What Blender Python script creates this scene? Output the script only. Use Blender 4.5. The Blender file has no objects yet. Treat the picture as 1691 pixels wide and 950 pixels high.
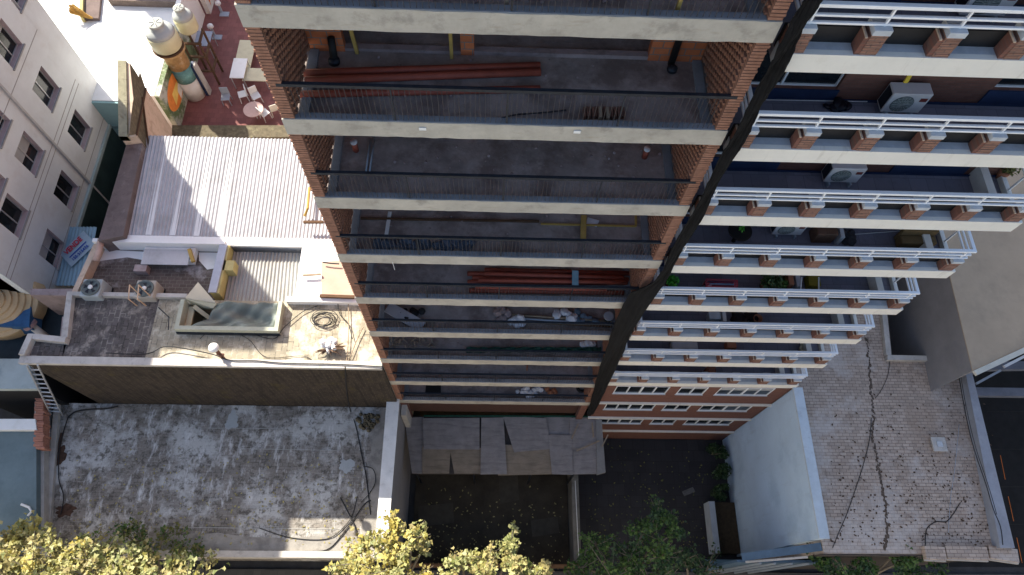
import bpy, math, random
import numpy as np
from mathutils import Vector, Matrix
R_ = math.radians
random.seed(7); rng = np.random.default_rng(7)
C = bpy.context.scene.collection
# ------------------------------------------------------------------ camera
GZ = 29.0
FPX, PITCH, YAW, ROLL = 1142.051, 1.1292, -0.0714, 0.0838
CAM = Vector((4.1073, -8.6768, 8.5909 + GZ))
def _axes():
    cp, sp = math.cos(PITCH), math.sin(PITCH)
    Z = Matrix.Rotation(YAW, 3, 'Z')
    f, r, u = Z @ Vector((0, cp, -sp)), Z @ Vector((1, 0, 0)), Z @ Vector((0, sp, cp))
    c, s = math.cos(ROLL), math.sin(ROLL)
    return r * c + u * s, -r * s + u * c, f
RT, UP, FW = _axes()
cd = bpy.data.cameras.new('camera'); cam = bpy.data.objects.new('camera', cd); C.objects.link(cam)
M = Matrix((RT, UP, -FW)).transposed().to_4x4(); M.translation = CAM
cam.matrix_world = M
cd.sensor_width = 36; cd.lens = FPX / 1691 * 36; cd.clip_end = 3000; cd.clip_start = 0.1
S = bpy.context.scene; S.camera = cam
# ------------------------------------------------------------------ light
SUN_DIR = Vector((0.78, -0.84, -1.0)).normalized()      # the way the light travels
el = math.asin(-SUN_DIR.z); az = math.atan2(-SUN_DIR.x, -SUN_DIR.y)   # clockwise from +y
W = bpy.data.worlds.new('World'); S.world = W; W.use_nodes = True
nt = W.node_tree; bg = nt.nodes['Background']
sky = nt.nodes.new('ShaderNodeTexSky'); sky.sky_type = 'NISHITA'; sky.sun_disc = False
sky.sun_elevation = el; sky.sun_rotation = az; sky.air_density = 1.0; sky.dust_density = 2.0
nt.links.new(sky.outputs[0], bg.inputs[0]); bg.inputs[1].default_value = 0.125
sl = bpy.data.lights.new('sun', 'SUN'); sl.energy = 5.0; sl.angle = R_(0.55); sl.color = (1.0, 0.93, 0.80)
so = bpy.data.objects.new('sun', sl); C.objects.link(so)
so.rotation_mode = 'QUATERNION'; so.rotation_quaternion = SUN_DIR.to_track_quat('-Z', 'Y'); so.location = (0, 0, 60)
S.view_settings.view_transform = 'Standard'; S.view_settings.look = 'None'; S.view_settings.gamma = 1.0
S.view_settings.exposure = 1.2
S.render.engine = 'CYCLES'
# ------------------------------------------------------------------ measuring: a photo pixel on a known plane of the place
def _ray(px, py): return FW * FPX + RT * (px - 845.5) - UP * (py - 475.0)
def at(px, py, z):
    d = _ray(px, py); return CAM + d * ((z - CAM.z) / d.z)
def aty(px, py, y):
    d = _ray(px, py); return CAM + d * ((y - CAM.y) / d.y)
def atx(px, py, x):
    d = _ray(px, py); return CAM + d * ((x - CAM.x) / d.x)
# ------------------------------------------------------------------ materials
MATS = {}
def mat(name, col, var=.18, rough=.85, scale=2.5, dirt=None, brick=None, bump=0.0, metal=0.0, axes='xyz', spec=.3, streak=None, alpha=1.0, patch=None):
    """col + two noises; dirt/patch=(colour, amount, scale, edge); brick=(w,h,mortar,mortar colour,second colour)"""
    if name in MATS: return MATS[name]
    m = bpy.data.materials.new(name); MATS[name] = m; m.use_nodes = True
    t = m.node_tree; N = t.nodes; L = t.links; b = N['Principled BSDF']
    b.inputs['Roughness'].default_value = rough; b.inputs['Metallic'].default_value = metal
    b.inputs['Specular IOR Level'].default_value = spec
    g = N.new('ShaderNodeNewGeometry'); sp = N.new('ShaderNodeSeparateXYZ'); L.new(g.outputs['Position'], sp.inputs[0])
    cb = N.new('ShaderNodeCombineXYZ')
    for i, a in enumerate(axes): L.new(sp.outputs['xyz'.index(a)], cb.inputs[i])
    vec = cb.outputs[0]
    def noise(sc, det=6, rg=.6, v=None):
        n = N.new('ShaderNodeTexNoise'); n.inputs['Scale'].default_value = sc; n.inputs['Detail'].default_value = det; n.inputs['Roughness'].default_value = rg
        L.new(v or vec, n.inputs['Vector']); return n.outputs['Fac']
    def ramp(f, a, bb):
        r = N.new('ShaderNodeMapRange'); r.inputs[1].default_value = a; r.inputs[2].default_value = bb; r.clamp = True
        L.new(f, r.inputs[0]); return r.outputs[0]
    def mix(fac, a, bb, mode='MIX'):
        x = N.new('ShaderNodeMix'); x.data_type = 'RGBA'; x.blend_type = mode
        if isinstance(fac, float): x.inputs[0].default_value = fac
        else: L.new(fac, x.inputs[0])
        for k, v in ((6, a), (7, bb)):
            if isinstance(v, (tuple, list)): x.inputs[k].default_value = (*v[:3], 1)
            else: L.new(v, x.inputs[k])
        return x.outputs[2]
    sc = lambda c, k: tuple(min(1, max(0, v * k)) for v in c)
    n1 = ramp(noise(scale), .3, .7)
    out = mix(n1, sc(col, 1 - var), sc(col, 1 + var))
    n3 = ramp(noise(scale * 9, 4), .3, .7)
    out = mix(n3, mix(1.0, out, (1 - var * .5,) * 3, 'MULTIPLY'), out)
    bf = None
    if brick:
        w, h, mo, mc, c2 = brick
        bt = N.new('ShaderNodeTexBrick'); L.new(vec, bt.inputs['Vector'])
        bt.inputs['Scale'].default_value = 1; bt.inputs['Brick Width'].default_value = w; bt.inputs['Row Height'].default_value = h
        bt.inputs['Mortar Size'].default_value = mo; bt.inputs['Mortar Smooth'].default_value = .3
        bt.inputs['Color1'].default_value = (*sc(c2, .75), 1); bt.inputs['Color2'].default_value = (*sc(c2, 1.2), 1)
        out = mix(.55, out, bt.outputs['Color']); bf = bt.outputs['Fac']
        wear = N.new('ShaderNodeMath'); wear.operation = 'MULTIPLY'; L.new(bf, wear.inputs[0]); L.new(ramp(noise(2.3, 6, .7), .42, .62), wear.inputs[1])
        ad = N.new('ShaderNodeMapRange'); ad.inputs[1].default_value = 0; ad.inputs[2].default_value = 1; ad.inputs[3].default_value = 0; ad.inputs[4].default_value = 1; L.new(wear.outputs[0] if len(brick) > 5 or max(mc) > .2 else bf, ad.inputs[0])
        out = mix(ad.outputs[0], out, mc)
    for dd in (dirt, patch):
        if dd:
            dc, amt, dsc, th = dd
            a = noise(dsc, 9, .68); f = ramp(a, th, th + .12)
            mul = N.new('ShaderNodeMath'); mul.operation = 'MULTIPLY'; mul.inputs[1].default_value = amt; L.new(f, mul.inputs[0])
            out = mix(mul.outputs[0], out, dc)
    if streak:
        dc, amt, sx, sy, th = streak
        mp = N.new('ShaderNodeMapping'); mp.inputs['Scale'].default_value = (sx, sy, 1); L.new(vec, mp.inputs['Vector'])
        f = ramp(noise(1, 8, .7, mp.outputs[0]), th, th + .15)
        mul = N.new('ShaderNodeMath'); mul.operation = 'MULTIPLY'; mul.inputs[1].default_value = amt; L.new(f, mul.inputs[0])
        out = mix(mul.outputs[0], out, dc)
    L.new(out, b.inputs['Base Color'])
    if bump:
        bp = N.new('ShaderNodeBump'); bp.inputs['Strength'].default_value = bump; bp.inputs['Distance'].default_value = .02
        hh = noise(scale * 12, 5)
        if bf is not None:
            sb = N.new('ShaderNodeMath'); sb.operation = 'SUBTRACT'; L.new(hh, sb.inputs[0]); L.new(bf, sb.inputs[1]); hh = sb.outputs[0]
        L.new(hh, bp.inputs['Height']); L.new(bp.outputs[0], b.inputs['Normal'])
    if alpha < 1: b.inputs['Alpha'].default_value = alpha
    return m
def leafmat(name, c1, c2, tr=.25):
    if name in MATS: return MATS[name]
    m = bpy.data.materials.new(name); MATS[name] = m; m.use_nodes = True
    t = m.node_tree; N = t.nodes; L = t.links; b = N['Principled BSDF']; b.inputs['Roughness'].default_value = .55
    g = N.new('ShaderNodeNewGeometry'); r = N.new('ShaderNodeValToRGB')
    r.color_ramp.elements[0].color = (*c1, 1); r.color_ramp.elements[1].color = (*c2, 1)
    L.new(g.outputs['Random Per Island'], r.inputs[0]); L.new(r.outputs[0], b.inputs['Base Color'])
    tl = N.new('ShaderNodeBsdfTranslucent'); L.new(r.outputs[0], tl.inputs[0])
    mx = N.new('ShaderNodeMixShader'); mx.inputs[0].default_value = tr
    L.new(b.outputs[0], mx.inputs[1]); L.new(tl.outputs[0], mx.inputs[2]); L.new(mx.outputs[0], N['Material Output'].inputs[0])
    return m
CONC = mat('concrete', (.43, .395, .335), .16, .9, 1.3, dirt=((.22, .20, .17), .6, 1.8, .54), bump=.25, axes='xzy', streak=((.26, .21, .15), .45, 1.6, 7, .55))
CONC_D = mat('dusty_concrete_floor', (.33, .28, .255), .3, .92, 1.1, dirt=((.16, .12, .105), .8, .8, .48), bump=.3, patch=((.42, .36, .32), .6, 2.2, .58), streak=((.20, .13, .11), .5, 1.3, 2.6, .56))
CONC_L = mat('cement_ledge', (.21, .22, .235), .2, .9, 2, bump=.2)
BRICK = mat('clay_brick', (.29, .145, .095), .25, .9, 6, dirt=((.25, .12, .07), .5, 5, .55), bump=.3)
BRICK_H = mat('hollow_clay_block', (.50, .16, .07), .2, .9, 4, brick=(.33, .19, .014, (.19, .16, .14), (.50, .14, .05)), axes='xzy', bump=.3)
BRICK_F = mat('red_face_brick', (.19, .085, .062), .2, .9, 5, brick=(.24, .075, .009, (.14, .08, .062), (.17, .072, .052)), axes='xzy', bump=.3)
BRICK_P = mat('pier_brick', (.27, .145, .105), .2, .9, 5, brick=(.24, .075, .012, (.16, .10, .08), (.26, .135, .09)), axes='xzy', bump=.35)
IRON = mat('dark_painted_steel', (.025, .03, .04), .3, .5, 6, metal=.3)
WIRE = mat('thin_wire', (.045, .042, .045), .2, .6, 6)
WHITE = mat('white_paint', (.80, .80, .80), .04, .4, 2, spec=.5)
FASCIA = mat('cream_fascia_paint', (.72, .685, .61), .05, .7, 1.2, dirt=((.60, .56, .48), .35, 2.5, .56), axes='xzy', streak=((.42, .38, .31), .45, 4.5, .6, .57))
TILE = mat('balcony_tile', (.21, .21, .26), .10, .6, 1.5, brick=(.45, .45, .006, (.13, .13, .17), (.215, .215, .265)), dirt=((.11, .11, .13), .4, 2, .55))
NAVY = mat('navy_wall_base', (.02, .035, .085), .2, .6, 2)
DARKP = mat('dark_parapet_panel', (.018, .017, .018), .3, .7, 3)
GREYC = mat('grey_pier_cap', (.46, .48, .50), .12, .8, 4, bump=.2)
GLASS = mat('window_glass', (.014, .018, .022), .3, .12, 1.5, spec=.35)
BLIND = mat('roller_blind', (.35, .36, .36), .1, .6, 3)
BLUEW = mat('pale_blue_wall', (.50, .62, .74), .06, .85, .7, dirt=((.32, .44, .56), .45, .55, .52), axes='yzx', streak=((.30, .36, .42), .35, 2.2, .35, .56), bump=.1, patch=((.60, .68, .74), .5, 5, .66))
BWHITE = mat('white_render', (.60, .63, .64), .06, .9, .8, dirt=((.5, .49, .47), .4, .7, .53), axes='yzx', bump=.1, streak=((.42, .41, .39), .35, 2.2, .3, .58))
JOINT = mat('render_joint', (.30, .29, .28), .1, .9, 3)
REVEAL = mat('window_reveal', (.42, .33, .33), .08, .9, 3)
ALU = mat('aluminium_frame', (.45, .46, .47), .05, .4, 3, metal=.4)
ROOFLOW = mat('peeling_painted_roof', (.25, .225, .195), .3, .95, 1.5, brick=(.26, .15, .012, (.36, .335, .30), (.225, .20, .175)),
              dirt=((.56, .555, .53), .75, .5, .475), patch=((.085, .075, .062), .85, 4.2, .50), streak=((.68, .67, .65), .85, 3.2, 1.1, .54), bump=.45)
ROOFLIT = mat('sunlit_worn_tile_roof', (.36, .32, .24), .25, .95, 1.5, brick=(.36, .21, .016, (.48, .44, .35), (.30, .26, .19)), dirt=((.60, .55, .44), .85, 1.0, .50), patch=((.20, .17, .12), .5, 2.8, .58), bump=.4, axes='yxz')  # worn tile made paler for the sunlit part, sunlight painted into the colour
ROOFMID = mat('mossy_tile_roof', (.13, .115, .105), .35, .95, 1.5, brick=(.36, .21, .022, (.25, .225, .20), (.115, .10, .095)),
              dirt=((.34, .295, .25), .85, 1.6, .53), patch=((.055, .048, .045), .75, 2.2, .50), bump=.5, axes='yxz')
ROOFTILE = mat('worn_brick_terrace', (.13, .10, .085), .3, .95, 2, brick=(.28, .16, .015, (.17, .15, .13), (.115, .09, .08)), patch=((.42, .39, .38), .8, .8, .57), dirt=((.05, .045, .04), .6, 2.1, .54), bump=.4)
ROOFR = mat('weathered_brick_roof', (.41, .325, .26), .18, .95, 1.5, brick=(.29, .135, .011, (.205, .14, .11), (.43, .345, .28)),
            dirt=((.14, .10, .075), .75, 2.6, .57), patch=((.52, .47, .43), .6, .5, .50), streak=((.28, .205, .15), .55, .38, .22, .53), bump=.45)
ROOFR2 = ROOFR
MOSS = mat('ivy_stained_brick_wall', (.050, .038, .028), .35, .95, 2, brick=(.33, .2, .012, (.085, .065, .048), (.045, .034, .026)), axes='xzy', dirt=((.075, .058, .015), .65, .9, .56), streak=((.018, .015, .011), .75, 6, .7, .47), bump=.4)
PARAP = mat('pale_cement_coping', (.48, .45, .41), .14, .9, 2.5, dirt=((.26, .24, .21), .55, 3, .56), bump=.3)
CREAM = mat('cream_render', (.60, .55, .38), .1, .9, 2, dirt=((.4, .36, .22), .4, 2, .56))
YELLOW = mat('yellow_render', (.50, .43, .19), .15, .9, 2, dirt=((.25, .22, .12), .5, 2.4, .54))
LIME = mat('white_limewash', (.80, .79, .77), .05, .9, 1, dirt=((.62, .58, .50), .35, 1.4, .58))
TAN = mat('tan_rendered_wall', (.58, .45, .34), .15, .9, 1.5, axes='yzx', dirt=((.28, .2, .14), .6, 1.5, .55), streak=((.20, .14, .09), .6, 1.2, .35, .55))
SOIL = mat('old_dark_coping', (.12, .10, .065), .35, .95, 5, dirt=((.22, .2, .12), .6, 3, .55), bump=.4)
PINKW = mat('pinkish_cement', (.33, .26, .25), .18, .95, 2, dirt=((.14, .11, .10), .6, 1.5, .52), patch=((.45, .42, .42), .6, 1.2, .58), bump=.3)
TERR = mat('red_terrace_paint', (.225, .10, .09), .13, .8, 1.2, brick=(.3, .3, .006, (.16, .06, .055), (.235, .085, .075)), dirt=((.32, .14, .12), .4, 1.8, .58))
BEIGE = mat('beige_flat_roof', (.44, .33, .225), .08, .9, .6, dirt=((.31, .24, .17), .45, .5, .5), bump=.15, patch=((.27, .22, .17), .5, 2.5, .66))
GREYW = mat('grey_rendered_wall', (.25, .235, .235), .1, .9, 1, axes='yzx', dirt=((.2, .19, .21), .5, .7, .54))
ASPH = mat('asphalt', (.045, .045, .048), .25, .9, 1.5, dirt=((.03, .03, .03), .6, .6, .5), bump=.3)
YARD = mat('bare_yard_ground', (.055, .045, .032), .3, .95, 1.2, dirt=((.075, .065, .045), .6, .5, .56), bump=.3)
PATIO = mat('dark_paving', (.03, .029, .033), .25, .85, 1.5, brick=(.6, .6, .012, (.02, .02, .02), (.032, .031, .035)))
SIDE = mat('pavement_tiles', (.09, .085, .08), .15, .9, 2, brick=(.4, .4, .01, (.06, .06, .06), (.09, .085, .08)))
PLY = mat('grey_plywood', (.27, .24, .225), .16, .9, 2.2, streak=((.14, .12, .115), .55, 1.0, 7, .5), dirt=((.30, .27, .25), .4, 2, .58))
PLYB = mat('brown_plywood', (.26, .205, .15), .14, .9, 2.2, streak=((.10, .08, .06), .5, 1.0, 7, .5), dirt=((.2, .17, .14), .4, 2, .58))
NET = mat('black_debris_netting', (.0065, .006, .006), .5, .95, 4, bump=.3, streak=((.018, .016, .016), .4, 6, 1, .55))
PIPE = mat('oxide_red_pipe', (.28, .065, .04), .2, .55, 4, dirt=((.16, .045, .03), .5, 5, .55))
WOODY = mat('yellow_timber', (.42, .28, .08), .15, .8, 5)
WOOD = mat('weathered_timber', (.30, .23, .16), .2, .9, 5)
DWOOD = mat('dark_timber', (.10, .055, .03), .2, .9, 5)
PVC = mat('white_pvc', (.72, .72, .70), .05, .5, 3)
GPVC = mat('grey_pvc', (.33, .37, .42), .05, .5, 3)
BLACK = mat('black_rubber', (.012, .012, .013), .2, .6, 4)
CABLE = mat('black_cable', (.02, .02, .022), .2, .6, 4)
TARP = mat('grey_green_tarpaulin', (.19, .215, .185), .15, .55, 1.2, bump=.08, dirt=((.30, .35, .32), .6, 1.2, .5))
BTARP = mat('blue_tarpaulin', (.07, .09, .12), .3, .5, 4, bump=.5)
BAG = mat('white_rubble_bag', (.62, .63, .66), .12, .6, 6, bump=.4, dirt=((.3, .3, .32), .5, 6, .55))
GREEN = mat('green_net', (.012, .07, .045), .3, .8, 8)
ROOFM = mat('zinc_corrugated_sheet', (.44, .44, .46), .08, .55, 1.5, metal=.1, dirt=((.33, .32, .32), .6, .9, .5), streak=((.56, .56, .57), .8, 1.6, .12, .52))
ROOFS = mat('aged_corrugated_sheet', (.36, .36, .345), .1, .6, 1.5, dirt=((.33, .30, .25), .5, 1.4, .5))
SHEETB = mat('blue_grey_metal_sheet', (.25, .38, .46), .1, .5, 1, dirt=((.2, .3, .36), .5, 1.2, .5))
TANKM = mat('cream_tank_plastic', (.60, .57, .36), .08, .5, 2)
TANKL = mat('grey_tank_lid', (.40, .42, .40), .1, .6, 2)
TEAL = mat('teal_painted_wall', (.28, .45, .46), .1, .9, .7, dirt=((.2, .33, .34), .5, .6, .52), axes='xzy')
M_OR = mat('mural_orange', (.75, .24, .05), .15, .8, 3); M_YE = mat('mural_yellow', (.80, .55, .14), .12, .8, 3)
M_GR = mat('mural_green', (.14, .19, .09), .4, .85, 1.6, dirt=((.50, .50, .44), .9, .9, .46), patch=((.07, .09, .05), .7, 2.2, .54)); M_BL = mat('mural_teal', (.13, .28, .27), .35, .8, 3, patch=((.6, .6, .5), .7, 3.5, .60))
M_WH = mat('mural_white', (.72, .70, .64), .08, .85, 3)
RED = mat('red_sign_paint', (.60, .03, .07), .05, .6, 3); BLUE = mat('blue_sign_paint', (.03, .09, .40), .05, .6, 3)
BODY = mat('air_conditioner_shell', (.58, .56, .56), .06, .5, 3); BADGE = mat('brown_badge', (.16, .035, .03), .1, .5, 3)
GRILL = mat('fan_grille', (.12, .145, .14), .3, .6, 8)
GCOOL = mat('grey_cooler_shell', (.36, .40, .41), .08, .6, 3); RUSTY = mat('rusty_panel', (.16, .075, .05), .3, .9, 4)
TERRAC = mat('terracotta', (.36, .15, .08), .15, .85, 4)
BARREL = mat('tan_fabric_dome', (.50, .37, .22), .15, .85, 2); BLUEF = mat('blue_steel_frame', (.03, .10, .22), .2, .6, 3)
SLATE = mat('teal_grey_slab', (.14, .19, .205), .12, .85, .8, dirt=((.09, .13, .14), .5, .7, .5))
GATE = mat('slate_blue_gate', (.07, .12, .18), .2, .6, 2)
ORNG = mat('orange_line_paint', (.50, .14, .02), .1, .7, 3)
BARK = mat('grey_bark', (.20, .17, .13), .25, .9, 5); SOILP = mat('potting_soil', (.05, .035, .02), .3, .95, 8)
YLEAF = leafmat('autumn_plane_leaf', (.30, .27, .055), (.56, .54, .24), .3)
YGLEAF = leafmat('yellow_green_leaf', (.13, .16, .035), (.52, .50, .22), .3)
RLEAF = leafmat('brown_dry_leaf', (.20, .16, .05), (.44, .38, .15), .2)
OLEAF = leafmat('golden_leaf', (.34, .26, .04), (.56, .50, .16), .3)
GLEAF = leafmat('green_leaf', (.03, .075, .012), (.11, .19, .035), .25)
DLEAF = leafmat('dark_green_leaf', (.015, .04, .012), (.05, .10, .03), .2)
BRLEAF = leafmat('olive_shaded_leaf', (.07, .085, .02), (.20, .19, .045), .25)
PLEAF = leafmat('bright_pot_leaf', (.04, .25, .02), (.10, .45, .04), .2)
CACT = mat('pale_dead_foliage', (.55, .48, .35), .2, .9, 5)
# ------------------------------------------------------------------ mesh tools
class MB:
    def __init__(s): s.v = []; s.f = []
    def add(s, vs, fs):
        o = len(s.v); s.v += [tuple(v) for v in vs]; s.f += [tuple(i + o for i in f) for f in fs]; return s
    def box(s, x0, x1, y0, y1, z0, z1):
        return s.add([(x0,y0,z0),(x1,y0,z0),(x1,y1,z0),(x0,y1,z0),(x0,y0,z1),(x1,y0,z1),(x1,y1,z1),(x0,y1,z1)],
                     [(0,3,2,1),(4,5,6,7),(0,1,5,4),(1,2,6,5),(2,3,7,6),(3,0,4,7)])
    def obox(s, c, ax, ay, az):          # oriented box: centre + three half vectors
        c, ax, ay, az = map(Vector, (c, ax, ay, az)); vs = []
        for k in (-1, 1):
            for (i, j) in ((-1,-1),(1,-1),(1,1),(-1,1)): vs.append(c + ax*i + ay*j + az*k)
        return s.add(vs, [(0,3,2,1),(4,5,6,7),(0,1,5,4),(1,2,6,5),(2,3,7,6),(3,0,4,7)])
    def bar(s, a, b, w, h=None, up=(0,0,1)):
        a, b = Vector(a), Vector(b); d = b - a; h = h or w; u = Vector(up)
        if abs(d.normalized().dot(u)) > .98: u = Vector((0, 1, 0))
        sd = d.cross(u).normalized(); u2 = sd.cross(d).normalized()
        return s.obox((a + b) / 2, d / 2, sd * w / 2, u2 * h / 2)
    def prism(s, pts, z0, z1):           # polygon in plan, z1 may be a list (top heights)
        n = len(pts); P = [(p[0], p[1]) for p in pts]
        ar = sum(P[i][0]*P[(i+1)%n][1] - P[(i+1)%n][0]*P[i][1] for i in range(n))
        zt = list(z1) if isinstance(z1, (list, tuple)) else [z1] * n
        if ar < 0: P = P[::-1]; zt = zt[::-1]
        vs = [(x, y, z0) for x, y in P] + [(x, y, z) for (x, y), z in zip(P, zt)]
        fs = [tuple(range(n))[::-1], tuple(range(n, 2*n))] + [(i, (i+1)%n, n+(i+1)%n, n+i) for i in range(n)]
        return s.add(vs, fs)
    def tube(s, pts, r, n=6):
        pts = [Vector(p) for p in pts]; rs = r if isinstance(r, (list, tuple)) else [r]*len(pts); vs = []; fs = []
        ref = Vector((0, 0, 1))
        if abs((pts[-1]-pts[0]).normalized().dot(ref)) > .9: ref = Vector((1, 0, 0))
        for i, p in enumerate(pts):
            d = (pts[min(i+1, len(pts)-1)] - pts[max(i-1, 0)]).normalized()
            a = d.cross(ref).normalized(); b = d.cross(a).normalized()
            for k in range(n):
                t = 2*math.pi*k/n; vs.append(p + (a*math.cos(t) + b*math.sin(t))*rs[i])
        for i in range(len(pts)-1):
            for k in range(n): fs.append((i*n+k, i*n+(k+1)%n, (i+1)*n+(k+1)%n, (i+1)*n+k))
        fs += [tuple(range(n))[::-1], tuple((len(pts)-1)*n+k for k in range(n))]
        return s.add(vs, fs)
    def lathe(s, c, prof, n=20, axis=(0,0,1)):
        ax = Vector(axis).normalized(); a = ax.orthogonal().normalized(); b = ax.cross(a); c = Vector(c); vs = []; fs = []
        for (r, h) in prof:
            for k in range(n):
                t = 2*math.pi*k/n; vs.append(c + ax*h + (a*math.cos(t) + b*math.sin(t))*max(r, 1e-3))
        for i in range(len(prof)-1):
            for k in range(n): fs.append((i*n+k, i*n+(k+1)%n, (i+1)*n+(k+1)%n, (i+1)*n+k))
        fs += [tuple(range(n))[::-1], tuple((len(prof)-1)*n+k for k in range(n))]
        return s.add(vs, fs)
    def sheet(s, g):                      # g[i][j] grid of points
        n, m = len(g), len(g[0])
        return s.add([p for row in g for p in row], [(i*m+j, i*m+j+1, (i+1)*m+j+1, (i+1)*m+j) for i in range(n-1) for j in range(m-1)])
    def build(s, name, m, parent=None, smooth=False, solid=0, bev=0):
        me = bpy.data.meshes.new(name); me.from_pydata(s.v, [], s.f); me.update()
        me.materials.append(m); o = bpy.data.objects.new(name, me); C.objects.link(o)
        if smooth: me.polygons.foreach_set('use_smooth', [True]*len(me.polygons))
        if parent: o.parent = parent; o.matrix_parent_inverse = parent.matrix_world.inverted()
        if solid: mo = o.modifiers.new('thick', 'SOLIDIFY'); mo.thickness = solid
        if bev: mo = o.modifiers.new('bevel', 'BEVEL'); mo.width = bev; mo.segments = 2; mo.limit_method = 'ANGLE'
        return o
def tag(o, label=None, cat=None, group=None, kind=None):
    for k, v in (('label', label), ('category', cat), ('group', group), ('kind', kind)):
        if v: o[k] = v
    return o
def thing(name, label, cat, loc=(0,0,0), group=None):
    o = bpy.data.objects.new(name, None); C.objects.link(o); o.location = loc; o.empty_display_size = .3
    o.matrix_world = Matrix.Translation(loc); return tag(o, label, cat, group)
def box(name, m, p, *a, **k): return MB().box(*a).build(name, m, p, **k)
def struct(o): o['kind'] = 'structure'; return o
def wobble_line(a, b, n=14, amp=.05, sag=0):
    a, b = Vector(a), Vector(b); o = []
    off = Vector((0, 0, 0))
    for i in range(n+1):
        t = i/n; off = off*.7 + Vector((random.uniform(-amp, amp), random.uniform(-amp, amp), 0))
        o.append(a.lerp(b, t) + off*math.sin(math.pi*t) - Vector((0, 0, sag*4*t*(1-t))))
    return o
def smooth_path(P, n=6):
    P = [Vector(p) for p in P]; o = []
    for i in range(len(P)-1):
        p0, p1, p2, p3 = P[max(i-1, 0)], P[i], P[i+1], P[min(i+2, len(P)-1)]
        for k in range(n):
            t = k/n; o.append(.5*((2*p1) + (p2-p0)*t + (2*p0-5*p1+4*p2-p3)*t*t + (3*p1-p0-3*p2+p3)*t**3))
    return o + [P[-1]]
def holed(mb, org, u, v, w, h, holes, depth, nrm):
    """flat wall from org spanned by u*w, v*h with rectangular holes (u0,u1,v0,v1) and reveals going depth along -nrm"""
    org, u, v, nrm = map(Vector, (org, u, v, nrm))
    us = sorted({0, w, *[x for q in holes for x in q[:2]]}); vs = sorted({0, h, *[x for q in holes for x in q[2:]]})
    P = lambda a, b, d=0: org + u*a + v*b - nrm*d
    fl = u.cross(v).dot(nrm) < 0
    def quad(a, b, c, d): mb.add([a, b, c, d], [(3,2,1,0) if fl else (0,1,2,3)])
    for i in range(len(us)-1):
        for j in range(len(vs)-1):
            cu, cv = (us[i]+us[i+1])/2, (vs[j]+vs[j+1])/2
            if any(q[0] < cu < q[1] and q[2] < cv < q[3] for q in holes): continue
            quad(P(us[i], vs[j]), P(us[i+1], vs[j]), P(us[i+1], vs[j+1]), P(us[i], vs[j+1]))
    return mb
def reveals(mb, org, u, v, q, depth, nrm):
    org, u, v, nrm = map(Vector, (org, u, v, nrm)); P = lambda a, b, d=0: org + u*a + v*b - nrm*d
    a0, a1, b0, b1 = q; R4 = [(a0,b0),(a1,b0),(a1,b1),(a0,b1)]
    for i in range(4):
        (x0,y0),(x1,y1) = R4[i], R4[(i+1)%4]
        mb.add([P(x0,y0), P(x1,y1), P(x1,y1,depth), P(x0,y0,depth)], [(0,1,2,3)])
    return mb
def window(parent, org, u, v, q, depth, nrm, panes, fm=None, blind=0, reveal=None):
    """a framed window at the back of hole q; panes sashes side by side"""
    org, u, v, nrm = map(Vector, (org, u, v, nrm)); P = lambda a, b, d=0: org + u*a + v*b - nrm*d
    a0, a1, b0, b1 = q; t = .035
    fr = MB()
    def piece(x0, x1, y0, y1, d0=depth-.06, d1=depth):
        c = P((x0+x1)/2, (y0+y1)/2, (d0+d1)/2); fr.obox(c, u*(x1-x0)/2, v*(y1-y0)/2, nrm*(d1-d0)/2)
    piece(a0, a1, b0, b0+t); piece(a0, a1, b1-t, b1); piece(a0, a0+t, b0+t, b1-t); piece(a1-t, a1, b0+t, b1-t)
    for i in range(1, panes):
        x = a0 + (a1-a0)*i/panes; k = .035 if (panes == 4 and i == 2) else .022
        piece(x-k, x+k, b0+t, b1-t)
    f = fr.build('window', fm or WHITE, parent)
    g = MB(); g.obox(P((a0+a1)/2, (b0+b1)/2, depth-.012), u*(a1-a0-2*t)/2, v*(b1-b0-2*t)/2, nrm*.008); g.build('pane', GLASS, f)
    if blind:
        bb = MB(); bb.obox(P((a0+a1)/2, b1-t-(b1-b0)*blind/2, depth-.03), u*(a1-a0-2*t)/2, v*(b1-b0)*blind/2, nrm*.006); bb.build('blind', BLIND, f)
    if reveal: reveals(MB(), org, u, v, q, depth, nrm).build('reveal', reveal, f)
    return f
# ------------------------------------------------------------------ ground
struct(box('ground', ASPH, None, -260, 300, -260, 300, -.5, -.012))
struct(box('road', ASPH, None, -260, 300, -22, -12.5, -.01, 0.0))
struct(box('pavement', SIDE, None, -260, 300, -12.4, -6.75, 0.0, .12))
struct(box('kerb', PARAP, None, -260, 300, -12.5, -12.4, -.01, .14))
struct(box('yard_ground', YARD, None, 0.35, 8.35, -6.5, 1.9, -.01, .05))
struct(box('patio_ground', PATIO, None, 8.75, 16.98, -6.5, -.02, -.01, .06))
# the sunlit far side of the street and a tall block added to shade the red terrace, both outside the picture
op = thing('street_front_building', 'cream rendered building on the opposite side of the street', 'building', (0, -24, 0))
FAR = mat('sunlit_cream_render', (.60, .54, .45), .08, .9, .5)
mb = MB(); holed(mb, (60, -22.5, 0), (-1, 0, 0), (0, 0, 1), 120, 23, [(3+6*i, 5.2+6*i, 1.2+3.2*j, 2.9+3.2*j) for i in range(19) for j in range(7)], .2, (0, 1, 0)); mb.build('wall', FAR, op)
box('window_band', GLASS, op, -60, 60, -22.9, -22.75, 0, 22.9); box('roof', FAR, op, -60, 60, -36, -22.92, 0, 23.3)
tall = thing('added_shade_tower', 'unseen tall block added to shade the red terrace', 'building', (-21.5, 32, 0))
box('walls', FAR, tall, -23.6, -19.4, 30, 38, 0, 27); box('roof', PARAP, tall, -23.7, -19.3, 29.9, 38.1, 27.001, 27.3)
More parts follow.
